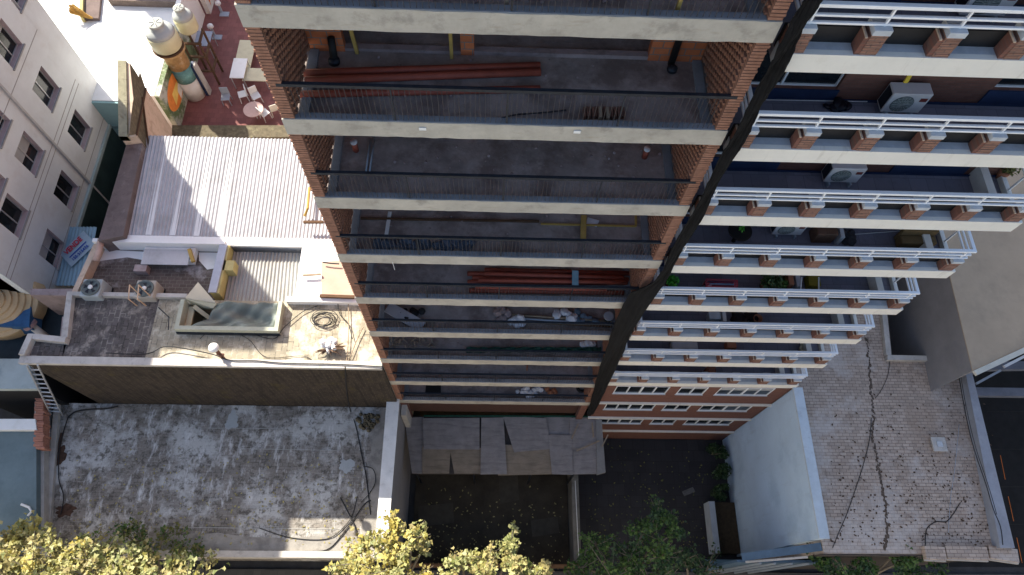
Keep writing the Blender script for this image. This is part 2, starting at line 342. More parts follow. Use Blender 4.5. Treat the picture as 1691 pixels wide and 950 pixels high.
# ------------------------------------------------------------------ unfinished building
X1 = 8.72
ub = thing('unfinished_building', 'unfinished concrete and clay brick apartment block with deep open balconies', 'building')
def brick_side(k, zb, xi, left):
    """brick wing wall at the end of a balcony: running bond, every other header proud inside"""
    mb = MB(); z = zb + .46; top = zb + 2.8; ch = (top - z)/31
    for i in range(31):
        z0 = z + i*ch; j = (i % 2)*.014 + random.uniform(-.008, .008)
        if left: mb.box(xi-.012-j, xi+.23, .015+random.uniform(-.004,.004), 2.0, z0+.017, z0+ch)
        else: mb.box(xi-.23, xi+.012+j, .015+random.uniform(-.004,.004), 2.0, z0+.017, z0+ch)
        for q in range(7):
            y0 = .12 + q*.27 + (i % 2)*.135
            if y0+.13 > 1.98: continue
            if left: mb.box(xi+.23, xi+.27, y0, y0+.14, z0+.01, z0+ch-.004)
            else: mb.box(xi-.27, xi-.23, y0, y0+.14, z0+.01, z0+ch-.004)
    w = mb.build('brick_wing_wall', BRICK, ub)
    box('mortar', mat('dark_mortar', (.10, .075, .06), .2, .95, 6), w, *((.012, .225) if left else (xi-.225, xi-.012)), .035, 1.99, z, top)
def left_floor(k):
    zb = 29 - 2.8*k
    b = MB()
    n = 36
    # edge beam with slightly uneven board marked arrises
    g = []
    for (yy, zz) in ((.16, zb+.0), (0, zb), (0, zb+.46), (.14, zb+.463), (.16, zb+.2)):
        g.append([(X1*i/n - .03 + (.06*i/n), yy + (random.uniform(-.006, .006) if yy == 0 else 0), zz + random.uniform(-.008, .008)) for i in range(n+1)])
    b.sheet(g); b.add([g[0][0], g[1][0], g[2][0], g[3][0], g[4][0]], [(0,1,2,3,4)]); b.add([g[0][-1], g[1][-1], g[2][-1], g[3][-1], g[4][-1]], [(4,3,2,1,0)])
    b.build('edge_beam', CONC, ub)
    box('beam_ledge', CONC_L, ub, .24, X1-.24, .012, .17, zb+.44, zb+.475)
    box('floor_slab', CONC_D, ub, 0.01, X1-.01, .165, 13.5, zb+.03, zb+.22)
    # cement kerbs at the foot of the wing walls
    box('cement_kerb', CONC_L, ub, .235, .42, .17, 1.98, zb+.221, zb+.30)
    box('cement_kerb', CONC_L, ub, X1-.42, X1-.235, .17, 1.98, zb+.221, zb+.30)
    brick_side(k, zb, 0.0, True); brick_side(k, zb, X1, False)
    # hollow block back wall with three openings
    zt = zb + 2.82
    for (a, c) in ((.235, .95), (3.38, 3.66), (7.35, X1-.235)): box('block_pier', BRICK_H, ub, a, c, 2.0, 2.18, zb+.22, zt)
    box('cement_sill', PINKW, ub, .95, 3.38, 2.02, 2.17, zb+.22, zb+.30); box('cement_sill', PINKW, ub, 3.66, 7.35, 2.02, 2.17, zb+.22, zb+.32)
    # guard rail
    zr = zb + .463 + .95
    r = MB(); r.box(.12, X1-.10, .01, .085, zr-.035, zr+.035)
    for i in range(1, 4): xx = X1*i/4; r.box(xx-.014, xx+.014, .03, .06, zb+.47, zr)
    rail = r.build('guard_rail', IRON, ub)
    w = MB(); x = .34
    while x < X1-.3:
        w.bar((x, .045, zb+.47), (x+random.uniform(-.02, .02), .045, zr-.03), .009); x += .10
    w.build('baluster_wires', WIRE, rail)
for k in range(-2, 9): left_floor(k)
mb = MB(); mb.box(0.0, .22, 2.0, 13.5, 0, 34.6); mb.box(X1-.22, X1, 2.0, 13.5, 0, 34.6); mb.box(.22, X1-.22, 13.3, 13.5, 0, 34.6); mb.build('party_wall', BRICK, ub)
box('interior_wall', BRICK_H, ub, .22, X1-.22, 7.2, 7.35, .1, 34.5)
box('roof_slab', CONC, ub, -.03, X1+.03, -.0, 13.6, 34.62, 34.9)
box('ground_wall', mat('dark_brown_brick', (.075, .035, .025), .3, .9, 5, brick=(.24, .075, .009, (.06, .035, .028), (.07, .032, .022)), axes='xzy'), ub, .0, X1, .25, .45, 4.3, 6.6)
for x in (.05, 8.4): box('ground_column', BRICK_F, ub, x, x+.3, .0, .24, 0.05, 6.6)
box('ground_back_wall', BRICK_F, ub, .22, X1-.22, 1.9, 2.0, 0, 6.6)
# scaffold deck over the yard
def boards(zz):
    dk = thing('protection_deck', 'grey plywood protection deck patched from overlapping sheets below the unfinished building', 'platform')
    L = [((668,690),(700,688),(697,783),(680,783)), ((698,690),(793,690),(793,743),(699,742)), ((697,738),(744,740),(742,782),(698,782)),
         ((743,741),(796,739),(794,783),(750,782)), ((794,689),(832,689),(838,783),(793,785)), ((830,687),(902,690),(912,742),(848,748)),
         ((822,734),(912,736),(911,784),(822,785)), ((898,690),(945,688),(940,720),(908,720)), ((905,718),(945,719),(946,784),(912,784)),
         ((940,690),(985,686),(985,740),(940,742)), ((944,738),(986,738),(989,783),(944,784))]
    for i, q in enumerate(L):
        z = zz + .02 + .02*((i*5) % 7)
        P = [at(x, y, z) for x, y in q]; cc_ = sum(P, Vector())/len(P); P = [p + (cc_-p)*.012 + Vector((random.uniform(-.02,.02), random.uniform(-.02,.02), 0)) for p in P]
        MB().prism(P, z-.018, [z + random.uniform(0, .02) for _ in P]).build('plywood_sheet', PLYB if i in (2, 3, 6) else PLY, dk)
    P = [at(x, y, zz+.15) for x, y in ((984,687),(993,684),(1000,780),(986,784))]
    MB().prism(P, zz-.05, zz+.15).build('edge_board', mat('pale_board', (.24, .225, .21), .12, .9, 3), dk)
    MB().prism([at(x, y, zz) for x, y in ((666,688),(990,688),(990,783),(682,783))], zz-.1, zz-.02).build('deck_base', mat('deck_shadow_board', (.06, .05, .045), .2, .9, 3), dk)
    for x in (.6, 3.4, 6.2, 8.3):
        for y in (-.3, -2.5): box('prop', IRON, dk, x, x+.08, y, y+.08, .05, zz-.12)
    for a, b in (((955,700),(944,725)), ((952,745),(990,728)), ((978,698),(980,722)), ((994,738),(1004,718))):
        MB().bar(at(*a, zz+.2), at(*b, zz+.22), .06, .04).build('batten', WOOD, dk)
boards(4.0)
g = MB()
g.bar(at(700, 687, 4.2), at(985, 688, 4.25), .07, .05); tag(g.build('timber_rail', GREEN), 'long thin green strip lying along the back edge of the plywood deck', 'strip')
# yard walls
def px_wall(name, label, m, pts, z0, z1, cat='wall', top=None, **k):
    o = MB().prism([at(x, y, z1) for x, y in pts], z0, z1).build(name, m)
    return tag(o, label, cat)
pw = thing('party_wall', 'tall pale wall between the peeling roof and the dark yard, sunlit near its street end', 'wall')
MB().prism([Vector((-.42, .3)), Vector((.06, .3)), Vector((.02, -6.3)), Vector((-.42, -6.3))], 0, 7.1).build('wall_body', GREYW, pw)
MB().prism([Vector((-.47, .28)), Vector((.10, .28)), Vector((.06, -6.35)), Vector((-.46, -6.35))], 7.1, 7.18).build('coping', mat('white_coping', (.72, .70, .67), .1, .9, 2, dirt=((.45, .43, .40), .5, 3, .57), bump=.3), pw)
box('wall_pier', PARAP, pw, .1, .34, -.5, .1, 0, 6.3)
yw = thing('yard_wall', 'low narrow grey wall dividing the two dark yards', 'wall')
box('wall_body', mat('dim_cement', (.17, .16, .14), .2, .9, 2, dirt=((.09, .08, .07), .6, 1.5, .5)), yw, 8.38, 8.72, -6.4, -.1, 0, 1.9)
MB().bar((8.6, -6.3, 1.95), (8.55, -2.6, 1.96), .03).build('conduit', PVC, yw)
# ------------------------------------------------------------------ balconied building on the right
rb = thing('balcony_building', 'red brick apartment building with white railed balconies on brick piers', 'building', (13, 0, 0))
XL, XR = 8.98, 17.05
def right_floor(k):
    zb = 29 - .66 - 2.66*k
    box('balcony_fascia', FASCIA, rb, XL, XR, 0, .12, zb, zb+.43)
    box('balcony_fascia', FASCIA, rb, XR-.12, XR, .12, 1.75, zb, zb+.43)
    box('balcony_ledge', GREYC, rb, XL, XR-.12, .12, .30, zb+.05, zb+.425)
    box('balcony_floor', TILE, rb, XL, XR-.12, .30, 1.7, zb+.05, zb+.26)
    box('parapet_panel', DARKP, rb, XL, XR-.3, .30, .36, zb+.26, zb+.78)
    rails = MB()
    for i in range(7):
        x = 9.08 + 1.262*i
        p = MB(); 
        for c in range(6):
            j = random.uniform(-.006, .006); p.box(x, x+.29, .02+j, .30, zb+.43+c*.075+.004, zb+.43+(c+1)*.075-.006)
        p.box(x+.008, x+.282, .03, .29, zb+.43, zb+.88)
        pr = p.build('brick_pier', BRICK_P, rb)
        box('soldier_brick', BRICK_F, pr, x-.09, x-.002, .03, .27, zb+.43, zb+.82); box('pale_edge_strip', mat('pale_brick_edge', (.50, .38, .28), .15, .9, 5), pr, x-.09, x-.055, .005, .27, zb+.822, zb+.85)
        box('pier_cap', GREYC, pr, x-.01, x+.30, .0, .34, zb+.881, zb+1.0, bev=.008)
    for h, t in ((1.03, .028), (1.19, .028), (1.40, .045)): rails.box(XL+.1, XR-.02, .12-t, .12+t, zb+h-t*.8, zb+h+t*.8); rails.box(XR-.02-2*t, XR-.02, .12+t, 1.7, zb+h-t*.8, zb+h+t*.8); rails.box(XL+.1, XL+.1+2*t, .12+t, 1.5, zb+h-t*.8, zb+h+t*.8)
    rl = rails.build('railing', WHITE, rb, bev=.008)
    for i, (x, y) in enumerate([(9.25+1.262*i, .12) for i in range(7)] + [(XR-.06, .95), (XR-.06, 1.62)]): MB().bar((x, y, zb+(1.0 if i < 7 else .43)), (x, y, zb+1.43), .035, .045).build('railing_post', WHITE, rl)
    box('side_kerb', FASCIA, rb, 16.22, 16.42, .36, 1.7, zb+.26, zb+.70)
    # back wall of the balcony
    z0 = zb + .26; H = 2.40
    org = (XL, 1.5, z0); u = (1, 0, 0); v = (0, 0, 1); n = (0, -1, 0)
    holes = [(.05, 2.45, .32, 2.0), (5.75, 7.4, .45, 2.05)]
    if k in (2, 5, 6): holes = [(.05, 2.2, .5, 1.95), (5.2, 7.0, .5, 2.05)]
    mb = MB(); holed(mb, org, u, v, XR-XL-.06, H, holes, .12, n); w = mb.build('brick_wall', BRICK_F, rb)
    for i, q in enumerate(holes): window(rb, org, u, v, q, .14, n, 2, WHITE, reveal=BRICK_F, blind=.0)
    for q in holes: box('navy_plinth', NAVY, rb, XL+q[0]-.05, XL+q[1]+.05, 1.46, 1.497, z0+.001, z0+q[2]-.002)
    box('wall_skirting', NAVY, rb, XL, XR-.1, 1.44, 1.459, z0+.001, z0+.07)
for k in range(-2, 8): right_floor(k)
box('building_core', GREYW, rb, XL+.02, XR-.08, 1.66, 34, 0.05, 34.2)
box('roof_slab', FASCIA, rb, XL, XR, 0.3, 34.1, 34.25, 34.5)
# flush lower storeys
zt = 29-.66-2.66*7
org = (XL, .02, 0); u = (1,0,0); v = (0,0,1); n = (0,-1,0)
holes = []
for j in range(3):
    t_ = zt - 2.62*j - .1
    for (a, b, pn) in ((9.5, 11.78, 4), (12.25, 13.42, 2), (13.95, 16.28, 4)): holes.append((a-XL, b-XL, t_-1.05, t_, pn))
mb = MB(); holed(mb, org, u, v, 16.98-XL, zt, [h[:4] for h in holes], .15, n); mb.build('brick_wall', BRICK_F, rb)
for i, h in enumerate(holes): window(rb, org, u, v, h[:4], .045, n, h[4], WHITE, reveal=BRICK_F, blind=(.0, .25, .35, .15)[i % 4])
for j in range(3):
    z = zt - 2.62*(j+1); box('sill_band', FASCIA, rb, XL-.02, 17.0, -.07, .019, z, z+.13)
for h in holes:
    box('window_sill', GREYC, rb, h[0]+XL-.03, h[1]+XL+.03, -.02, .019, h[2]-.05, h[2]-.008)
# ------------------------------------------------------------------ netting between the two buildings
NP = [(-60,1358,1388),(0,1324,1353),(120,1262,1288),(240,1199,1222),(367,1133,1153),(440,1094,1112),(462,1078,1098),(480,1040,1084),(500,1030,1071),(533,1017,1051),(566,1004,1035),(600,990,1020),(640,980,1002),(665,974,990),(684,968,978)]
gr = []; rows = []
for i in range(len(NP)-1):
    kk = max(2, int((NP[i+1][0]-NP[i][0])/6))
    for k in range(kk):
        t = k/kk; rows.append([NP[i][q]*(1-t) + NP[i+1][q]*t for q in range(3)])
rows.append(NP[-1]); ja = jb = 0
for n_i, (yy, a, b) in enumerate(rows):
    ja = ja*.6 + random.uniform(-.8, .8); jb = jb*.6 + random.uniform(-.9, .9); row = []
    for j in range(17):
        t = j/16; p = aty(a + ja + (b + jb - a - ja)*t, yy, -.10)
        row.append((p.x, -.10 - .05*abs(math.sin(j*.9 + n_i*.13)) - .05*math.sin(n_i*.31+j*.35) - random.uniform(0, .03), p.z + random.uniform(-.02, .02)))
    gr.append(row)
nt_ = MB().sheet(gr).build('debris_netting', NET, smooth=True, solid=.012)
tag(nt_, 'crumpled black debris netting hanging between the unfinished block and the balcony building', 'netting')
# ------------------------------------------------------------------ pale blue blind wall and the brick flat roof
bw = thing('blind_wall', 'tall pale blue blind wall rising beside the dark patio', 'wall', (17.1, -3, 0))
box('wall_body', BLUEW, bw, 17.0, 17.28, -6.0, -.0, 0, 9.75)
box('coping', mat('blue_coping', (.50, .56, .60), .1, .9, 2, dirt=((.3, .33, .36), .5, 2.5, .56)), bw, 16.93, 17.33, -6.02, -.0, 9.75, 9.85)
box('gate_post', mat('blue_post', (.2, .33, .42), .1, .8, 2), bw, 15.2, 17.2, -6.6, -6.15, 0, .25)
bh = thing('brick_roof_building', 'low building with a wide weathered brick-paved flat roof and a long dark crack', 'building', (21, 0, 0))
zr = 9.2
rp = [at(x, y, zr) for x, y in ((1345, 905), (1655, 905), (1590, 597))]
pa = [at(1455, 470, zr), at(1465, 592, zr), at(1586, 592, zr)]
MB().prism([(17.3, -6.5), (rp[1].x, -6.5), (rp[2].x, 1.62), (17.3, 1.62)], 0, zr).build('roof', ROOFR, bh)
MB().prism([(17.3, 1.62), (21.75, 1.62), (22.3, 6), (22.9, 13.5), (17.3, 13.5)], 0, zr).build('roof', ROOFR, bh)
MB().prism([(21.75, 1.62), (25.0, 1.62), (25.9, 6), (22.3, 6)], 0, 3.2).build('patio_floor', PATIO, bh)
# light kerb round the patio
MB().prism([(21.55, 1.45), (25.05, 1.45), (25.05, 1.68), (21.6, 1.68)], zr+.002, zr+.22).build('patio_kerb', PARAP, bh)
MB().prism([(21.55, 1.69), (21.78, 1.69), (22.35, 6), (22.12, 6)], zr+.002, zr+.22).build('patio_kerb', PARAP, bh)
MB().prism([(21.79, 1.7), (22.0, 1.7), (22.6, 6.0), (22.4, 6.0)], 3.0, 9.1).build('patio_wall', mat('dark_brown_wall', (.05, .035, .03), .2, .9, 2), bh)
# parapet on the right of the roof
P0 = [at(x, y, zr+.45) for x, y in ((1592, 603), (1606, 618), (1676, 905), (1652, 905))]
MB().prism(P0, 0, zr+.45).build('parapet', mat('pale_blue_grey_parapet', (.30, .31, .34), .15, .9, 1.5, axes='yzx', dirt=((.22, .21, .22), .5, 2, .56), bump=.3), bh)
# crack
cr = [at(x, y, zr+.012) for x, y in ((1432,560),(1436,610),(1438,640),(1443,690),(1441,720),(1449,760),(1456,800),(1463,840),(1465,880),(1462,905))]
mb = MB(); sp_ = smooth_path(cr, 14)
for i in range(len(sp_)):
    w = random.uniform(.03, .06); p = sp_[i] + Vector((random.gauss(0, .03), random.gauss(0, .02), 0)); n8 = 7
    mb.add([(p.x + w*random.uniform(.6, 1.3)*math.cos(k*6.283/n8), p.y + w*1.6*random.uniform(.6, 1.3)*math.sin(k*6.283/n8), zr+.006+.0004*(i % 9)) for k in range(n8)], [tuple(range(n8))])
mb.build('crack', mat('dark_crack', (.11, .08, .06), .4, .95, 9), bh)
MB().box(17.3, rp[1].x, -6.56, -6.503, 0, 9.1).build('street_front', mat('dark_street_render', (.07, .06, .055), .2, .9, 2), bh)
h_ = at(1548, 735, zr); hb = thing('roof_hatch', 'small square white hatch on the brick flat roof', 'hatch', (h_.x, h_.y, zr))
box('hatch_curb', PARAP, hb, h_.x-.25, h_.x+.25, h_.y-.25, h_.y+.25, zr+.002, zr+.12); box('hatch_lid', PARAP, hb, h_.x-.30, h_.x+.30, h_.y-.30, h_.y+.30, zr+.12, zr+.16, bev=.03)
box('hatch_knob', GREYC, hb, h_.x-.12, h_.x+.12, h_.y-.12, h_.y+.12, zr+.16, zr+.19, bev=.03)
for i, (a, b) in enumerate((((1528,910),(1562,912)), ((1563,909),(1632,912)), ((1634,909),(1682,916)))):
    p, q = at(*a, zr+.25), at(*b, zr+.25)
    t = thing('coping_block', ['short', 'longest speckled', 'rightmost'][i] + ' pale coping block along the street edge of the brick roof', 'coping', (p.x, p.y, zr), 'coping blocks on the street edge of the brick roof')
    MB().bar((p.x, p.y-.05, zr+.12), (q.x, q.y-.05, zr+.12), .5, .24).build('block', ROOFR2, t, bev=.02); MB().bar((p.x, p.y-.32, zr+.06), (q.x, q.y-.32, zr+.06), .06, .12).build('drip_edge', PARAP, t)
# beige neighbour
bz = 12.0
bb_ = thing('beige_roof_building', 'building with a large plain beige flat roof at the right edge', 'building', (26, 4, 0))
pts = [at(x, y, bz) for x, y in ((1568,459),(1605,613),(1691,573))]
d_ = (pts[2]-pts[1]); far = pts[1] + d_*7; u_ = (pts[0]-pts[1]); up_ = pts[1] + u_*5
MB().prism([pts[1], far, far + u_*5, up_], 0, bz).build('walls', GREYW, bb_)
MB().prism([pts[1] - d_*.0, far, far + u_*5, up_], bz+.002, bz+.05).build('roof_surface', BEIGE, bb_)
nn = Vector((d_.y, -d_.x, 0)).normalized()
MB().bar(pts[1] + nn*.12 + Vector((0,0,.05)), far + nn*.12 + Vector((0,0,.05)), .2, .12).build('roof_edge', mat('pale_edge', (.55, .52, .44), .1, .9, 2), bb_)
# carport beams and dark lot
for i, (a, b, zz, w) in enumerate((((1600,606),(1760,604),6.2,.4), ((1600,648),(1760,650),5.6,.42))):
    tag(MB().bar(at(*a, zz), at(*b, zz), w, .3).build('concrete_beam', mat('grey_blue_beam', (.16, .17, .20), .15, .9, 2)), ['upper', 'lower'][i] + ' of two grey concrete beams crossing the dark gap at the right edge', 'beam', 'beams over the dark lot')
tag(MB().bar(at(1612, 634, 7.4), at(1652, 612, 7.4), .1, .1).build('steel_brace', GPVC), 'thin slanting pale brace between the concrete beams at the right edge', 'brace')
tag(MB().bar(at(1658, 606, 8), at(1720, 574, 8), .12, .12).build('steel_brace', WHITE), 'white slanting bar just below the beige roof edge', 'brace')
for i, (a, b) in enumerate((((1652,752),(1660,792)), ((1665,820),(1674,861)), ((1679,888),(1688,930)))):
    struct(MB().bar(at(*a, .01), at(*b, .01), .03, .01).build('lane_marking', ORNG))
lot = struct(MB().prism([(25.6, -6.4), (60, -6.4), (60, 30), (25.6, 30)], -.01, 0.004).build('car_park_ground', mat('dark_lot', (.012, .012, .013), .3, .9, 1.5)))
for i in range(5):
    y = 650 + i*62
    struct(MB().bar(at(1630, y+30, .012), at(1700, y+30, .012), .04, .006).build('lane_marking', mat('faint_line', (.022, .022, .02), .2, .9, 3)))
# cables over the right roof
def cable(pts, r, label, m=CABLE, name='cable', cat='cable', group=None, n=6):
    return tag(MB().tube(smooth_path(pts, n), r, 5).build(name, m, smooth=True), label, cat, group)
Z = lambda L, z: [at(x, y, z) for x, y in L]
cable(Z([(1538,465),(1540,490),(1552,530),(1569,565),(1580,600),(1590,660),(1605,730),(1628,800),(1640,840),(1652,870),(1656,900)], zr+.55), .02, 'thick black cable following the right parapet of the brick roof')
cable(Z([(1543,462),(1550,495),(1562,530),(1576,570),(1583,600),(1594,665),(1610,735),(1632,802),(1646,850)], zr+.6), .014, 'thinner black cable beside the parapet cable on the brick roof')
cable(Z([(1439,690),(1436,725),(1425,770),(1412,810),(1398,850),(1385,880),(1375,905)], zr+.03), .015, 'black cable running slantwise from the crack towards the street trees')
cable(Z([(1470,592),(1466,620),(1455,645),(1445,658)], zr+.03), .012, 'thin wire leaving the patio kerb over the brick roof')
cable(Z([(1584,700),(1576,780),(1570,820),(1566,880)], zr+.03), .009, 'faint thin wire crossing the brick roof left of the parapet', GPVC)
cable(Z([(1586,830),(1565,860),(1545,862),(1530,875),(1528,905)], zr+.03), .018, 'dark hose line at the lower right of the brick roof', BLACK)
cable(Z([(1508,470),(1514,510),(1540,560),(1580,596)], zr+.1), .014, 'drooping dark cable across the patio opening')
# ------------------------------------------------------------------ peeling roof building (lower left)
lz, mz = 6.3, 11.9
lo = thing('peeling_roof_building', 'low building with peeling white paint on a dark tiled flat roof', 'building', (-7, -3, 0))
lp = [at(100, 669, lz), at(84, 905, lz)]
MB().prism([(lp[0].x, -.14), (lp[1].x, -6.35), (-.43, -6.35), (-.43, -.14)], 0, lz).build('roof', ROOFLOW, lo)
MB().prism([(lp[0].x-.22, -.14), (lp[1].x-.25, -6.35), (lp[1].x, -6.35), (lp[0].x, -.14)], 0, lz+.18).build('parapet', PARAP, lo)
MB().prism([(lp[1].x-.3, -6.36), (lp[1].x-.3, -6.62), (-.2, -6.62), (-.2, -6.36)], 5.6, lz+.22).build('front_coping', PARAP, lo)
MB().prism([(lp[0].x+.35, -1.5), (lp[0].x+.6, -6.2), (lp[0].x+.75, -6.2), (lp[0].x+.5, -1.5)], lz+.002, lz+.012).build('gutter_stain', mat('rust_stain', (.08, .045, .03), .4, .95, 6), lo)
mb = MB(); ed = [(-1.15+.12*math.sin(k*1.7)+random.uniform(-.08, .08), -.3 - 6.0*k/16) for k in range(17)]
mb.add([(x, y, lz+.006) for x, y in ed] + [(-.44, -6.3, lz+.006), (-.44, -.3, lz+.006)], [tuple(range(19))]); mb.build('cement_strip', mat('grey_cement_strip', (.30, .28, .25), .18, .95, 2, dirt=((.17, .155, .14), .7, 1.6, .5), bump=.3), lo)
mb = MB(); ed = [(-13.2 + 12*k/22, -5.75 + random.uniform(-.12, .12)) for k in range(23)]
mb.add([(x, y, lz+.010) for x, y in ed] + [(-1.2, -6.33, lz+.010), (-13.2, -6.33, lz+.010)], [tuple(range(25))]); mb.build('cement_strip', mat('grey_cement_strip', ()), lo)
for (a, b) in (((408, 839), (470, 838)), ((395, 741), (560, 744)), ((200, 870), (560, 874)), ((330, 707), (470, 708))):
    MB().bar(at(*a, lz+.012), at(*b, lz+.012), .02, .012).build('roof_joint', mat('pale_joint', (.42, .41, .38), .2, .9, 4), lo)
def blot(name, m, cx, cy, rx, ry, z, parent, sd):
    q = random.Random(sd); p = at(cx, cy, z); n = 26; k = [q.uniform(.65, 1.25) for _ in range(n)]
    MB().add([(p.x + rx*k[i]*math.cos(i*6.283/n), p.y + ry*(k[i]+k[i-1])/2*math.sin(i*6.283/n), z) for i in range(n)], [tuple(range(n))]).build(name, m, parent)
blot('rust_blot', mat('rust_stain', ()), 108, 843, .42, .28, lz+.009, lo, 1); blot('rust_blot', mat('rust_stain', ()), 98, 755, .25, .5, lz+.009, lo, 2)
blot('cement_patch', mat('pale_cement_patch', (.40, .42, .42), .15, .9, 3, dirt=((.26, .26, .26), .5, 3, .5)), 384, 694, .3, .42, lz+.008, lo, 4); blot('cement_patch', mat('pale_cement_patch', ()), 572, 770, .35, .3, lz+.008, lo, 5)
def fallen(label, pts, n, m, sd):
    q = random.Random(sd); mb = MB()
    for _ in range(n):
        x0, y0, x1, y1, z = q.choice(pts); p = at(q.uniform(x0, x1), y0 + (y1-y0)*q.random()**.6, z + q.uniform(.004, .02)); a = q.uniform(0, 6.28); L_ = q.uniform(.03, .07)
        d = Vector((math.cos(a)*L_, math.sin(a)*L_, q.uniform(-.008, .008))); e = Vector((-math.sin(a)*L_*.6, math.cos(a)*L_*.6, .004)); mb.add([p-d, p+e, p+d, p-e], [(0,1,2,3)])
    return tag(mb.build('fallen_leaves', m), label, 'leaves', kind='stuff')
fallen('dry leaves scattered along the street side of the peeling roof', [(110, 740, 620, 900, lz+.016)], 420, RLEAF, 5)
fallen('dry leaves scattered on the ground of the dark construction yard', [(700, 800, 930, 940, .055)], 260, RLEAF, 6)
fallen('dark leaves scattered on the patio below the balcony building', [(970, 730, 1170, 940, .065)], 300, BRLEAF, 7)
fallen('dry leaves and specks scattered on the brick flat roof', [(1370, 650, 1640, 900, 9.206)], 420, mat('dark_leaf_litter', (.09, .055, .035), .4, .9, 6), 8)
# ------------------------------------------------------------------ mossy roof building (middle left)
mo = thing('mossy_roof_building', 'older building with a mossy tiled roof above a dark stained brick wall', 'building', (-7, 1, 0))
F = [at(40, 600, mz), at(150, 600, mz)]; xl = at(40, 600, mz).x; xj = at(112, 560, mz).x
xb = at(118, 497, mz).x; yb = 2.62
MB().prism([(xl, -.12), (-.02, -.12), (-.02, -.02), (xl, -.02)], 0, mz-.02).build('front_wall', MOSS, mo)
# roof with the skylight well left open
sx0, sx1 = at(308, 520, mz).x, at(462, 520, mz).x; sy0, sy1 = at(400, 546, mz).y, 2.45
rf = MB()
rf.prism([(xl, -.02), (xj, -.02), (xj, .72), (xl+.1, .85)], 0.1, mz)
rf.prism([(xj, -.02), (sx0-1.2, -.02), (sx0-1.2, yb), (xb, yb)], 0.1, mz)
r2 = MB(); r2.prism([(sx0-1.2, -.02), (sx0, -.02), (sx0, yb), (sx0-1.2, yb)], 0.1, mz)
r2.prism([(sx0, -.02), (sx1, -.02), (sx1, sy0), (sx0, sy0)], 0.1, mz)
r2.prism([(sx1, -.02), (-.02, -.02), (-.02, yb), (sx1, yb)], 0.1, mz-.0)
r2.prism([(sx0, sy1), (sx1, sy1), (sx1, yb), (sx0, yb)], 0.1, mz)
rf.build('roof', ROOFMID, mo); r2.build('roof', ROOFLIT, mo)  # right of the shadow edge the roof takes the tile with painted sunlight
MB().prism([(sx0, sy0), (sx1, sy0), (sx1, sy1), (sx0, sy1)], 0.1, mz-1.5).build('well_floor', CREAM, mo)
cp = MB(); cp.prism([(xl-.12, -.20), (-.03, -.20), (-.03, .1), (xl-.12, .1)], mz-.02+.002, mz+.17)
cp.build('front_coping', PARAP, mo)
cp = MB(); cp.prism([(xl-.12, .101), (xl+.1, .101), (xl+.2, .95), (xl-.02, .95)], mz+.002, mz+.3)
cp.prism([(xl+.2, .74), (xj+.1, .62), (xj+.1, .84), (xl+.2, .95)], mz+.002, mz+.3); cp.build('side_coping', PARAP, mo)
cp = MB(); cp.prism([(xj-.12, .85), (xj+.12, .85), (xb+.12, yb), (xb-.10, yb)], mz+.002, mz+.25); cp.build('side_coping', PARAP, mo)
cp = MB(); cp.prism([(xb-.12, yb+.001), (sx0-.05, yb+.001), (sx0-.05, yb+.17), (xb-.12, yb+.17)], 10.2, mz+.22); cp.build('rear_parapet', PARAP, mo)
cp = MB(); cp.prism([(sx1+.25, yb-.12), (-.03, yb-.12), (-.03, yb+.1), (sx1+.25, yb+.1)], 11, mz+.3); cp.build('rear_parapet', LIME, mo)
sk = MB(); q = .16
sk.box(sx0-q, sx1+q, sy0-q, sy0, mz+.002, mz+.42); sk.box(sx0-q, sx0, sy0, sy1, mz+.002, mz+.42); sk.box(sx1, sx1+q, sy0, sy1, mz+.002, mz+.42)
sk.build('skylight_kerb', mat('pale_green_cement', (.42, .43, .34), .12, .9, 3, dirt=((.3, .31, .24), .5, 3, .55)), mo)
sk = MB(); sk.box(sx0-q-.02, sx1+q, sy0-q-.05, sy0-q, mz+.002, mz+.16); sk.build('kerb_flashing', IRON, mo)
# crumpled tarpaulin over the skylight
ty = MB(); gr = []; a0 = sx0 + 1.15
for i in range(22):
    row = []
    for j in range(40):
        u = j/39; w = i/21
        x = a0 + (sx1-.03-a0)*u - (.55 if w < .3 else 0)*(1-u)*(1-w*3 if w < .33 else 0)
        x += (.45*(1-w))*(1-u)*-1 * .6
        y = sy0 + .02 + (sy1-sy0-.05)*w
        z = mz + .25 - .30*math.sin(math.pi*u)*math.sin(math.pi*w) + .07*math.sin(u*11+w*5+2*math.sin(w*3)) + .05*math.sin(u*23-w*9) + .035*math.sin(w*12+u*8)
        row.append((x, y, z))
    gr.append(row)
tag(ty.sheet(gr).build('tarpaulin', TARP, smooth=True, solid=.01), 'crumpled grey-green tarpaulin stretched over the skylight opening on the mossy roof', 'tarpaulin')
# white triangular stair hood
hd = thing('stair_hood', 'cream triangular stair hood standing at the corner of the tarpaulin skylight', 'hood', (sx0+.5, sy1, mz))
a, b, c = at(306, 492, mz+.45), at(356, 500, mz+.3), at(327, 466, mz+1.2)
e = at(352, 509, mz+.1)
th = Vector((0, 0, -.08))
MB().add([a, b, c, a+th, b+th, c+th], [(0,1,2),(5,4,3),(0,3,4,1),(1,4,5,2),(2,5,3,0)]).build('sloping_panel', mat('cream_panel', (.70, .62, .50), .05, .8, 3), hd)
MB().add([a+th, b+th, e, (a.x+.1, a.y-.05, mz-.4), (b.x, b.y, mz-.6)], [(0,1,2),(0,2,3),(1,4,2),(2,4,3)]).build('under_face', CREAM, hd, solid=.02)
MB().bar((sx0+.25, sy1-.15, mz+.1), (sx0+1.25, sy0+.35, mz-.8), .16, .16).build('brace', CREAM, hd)
MB().bar((sx0+.12, sy1-.1, mz-.1), (sx0+.12, sy0+.1, mz-.1), .22, .1).build('brace', CREAM, hd)
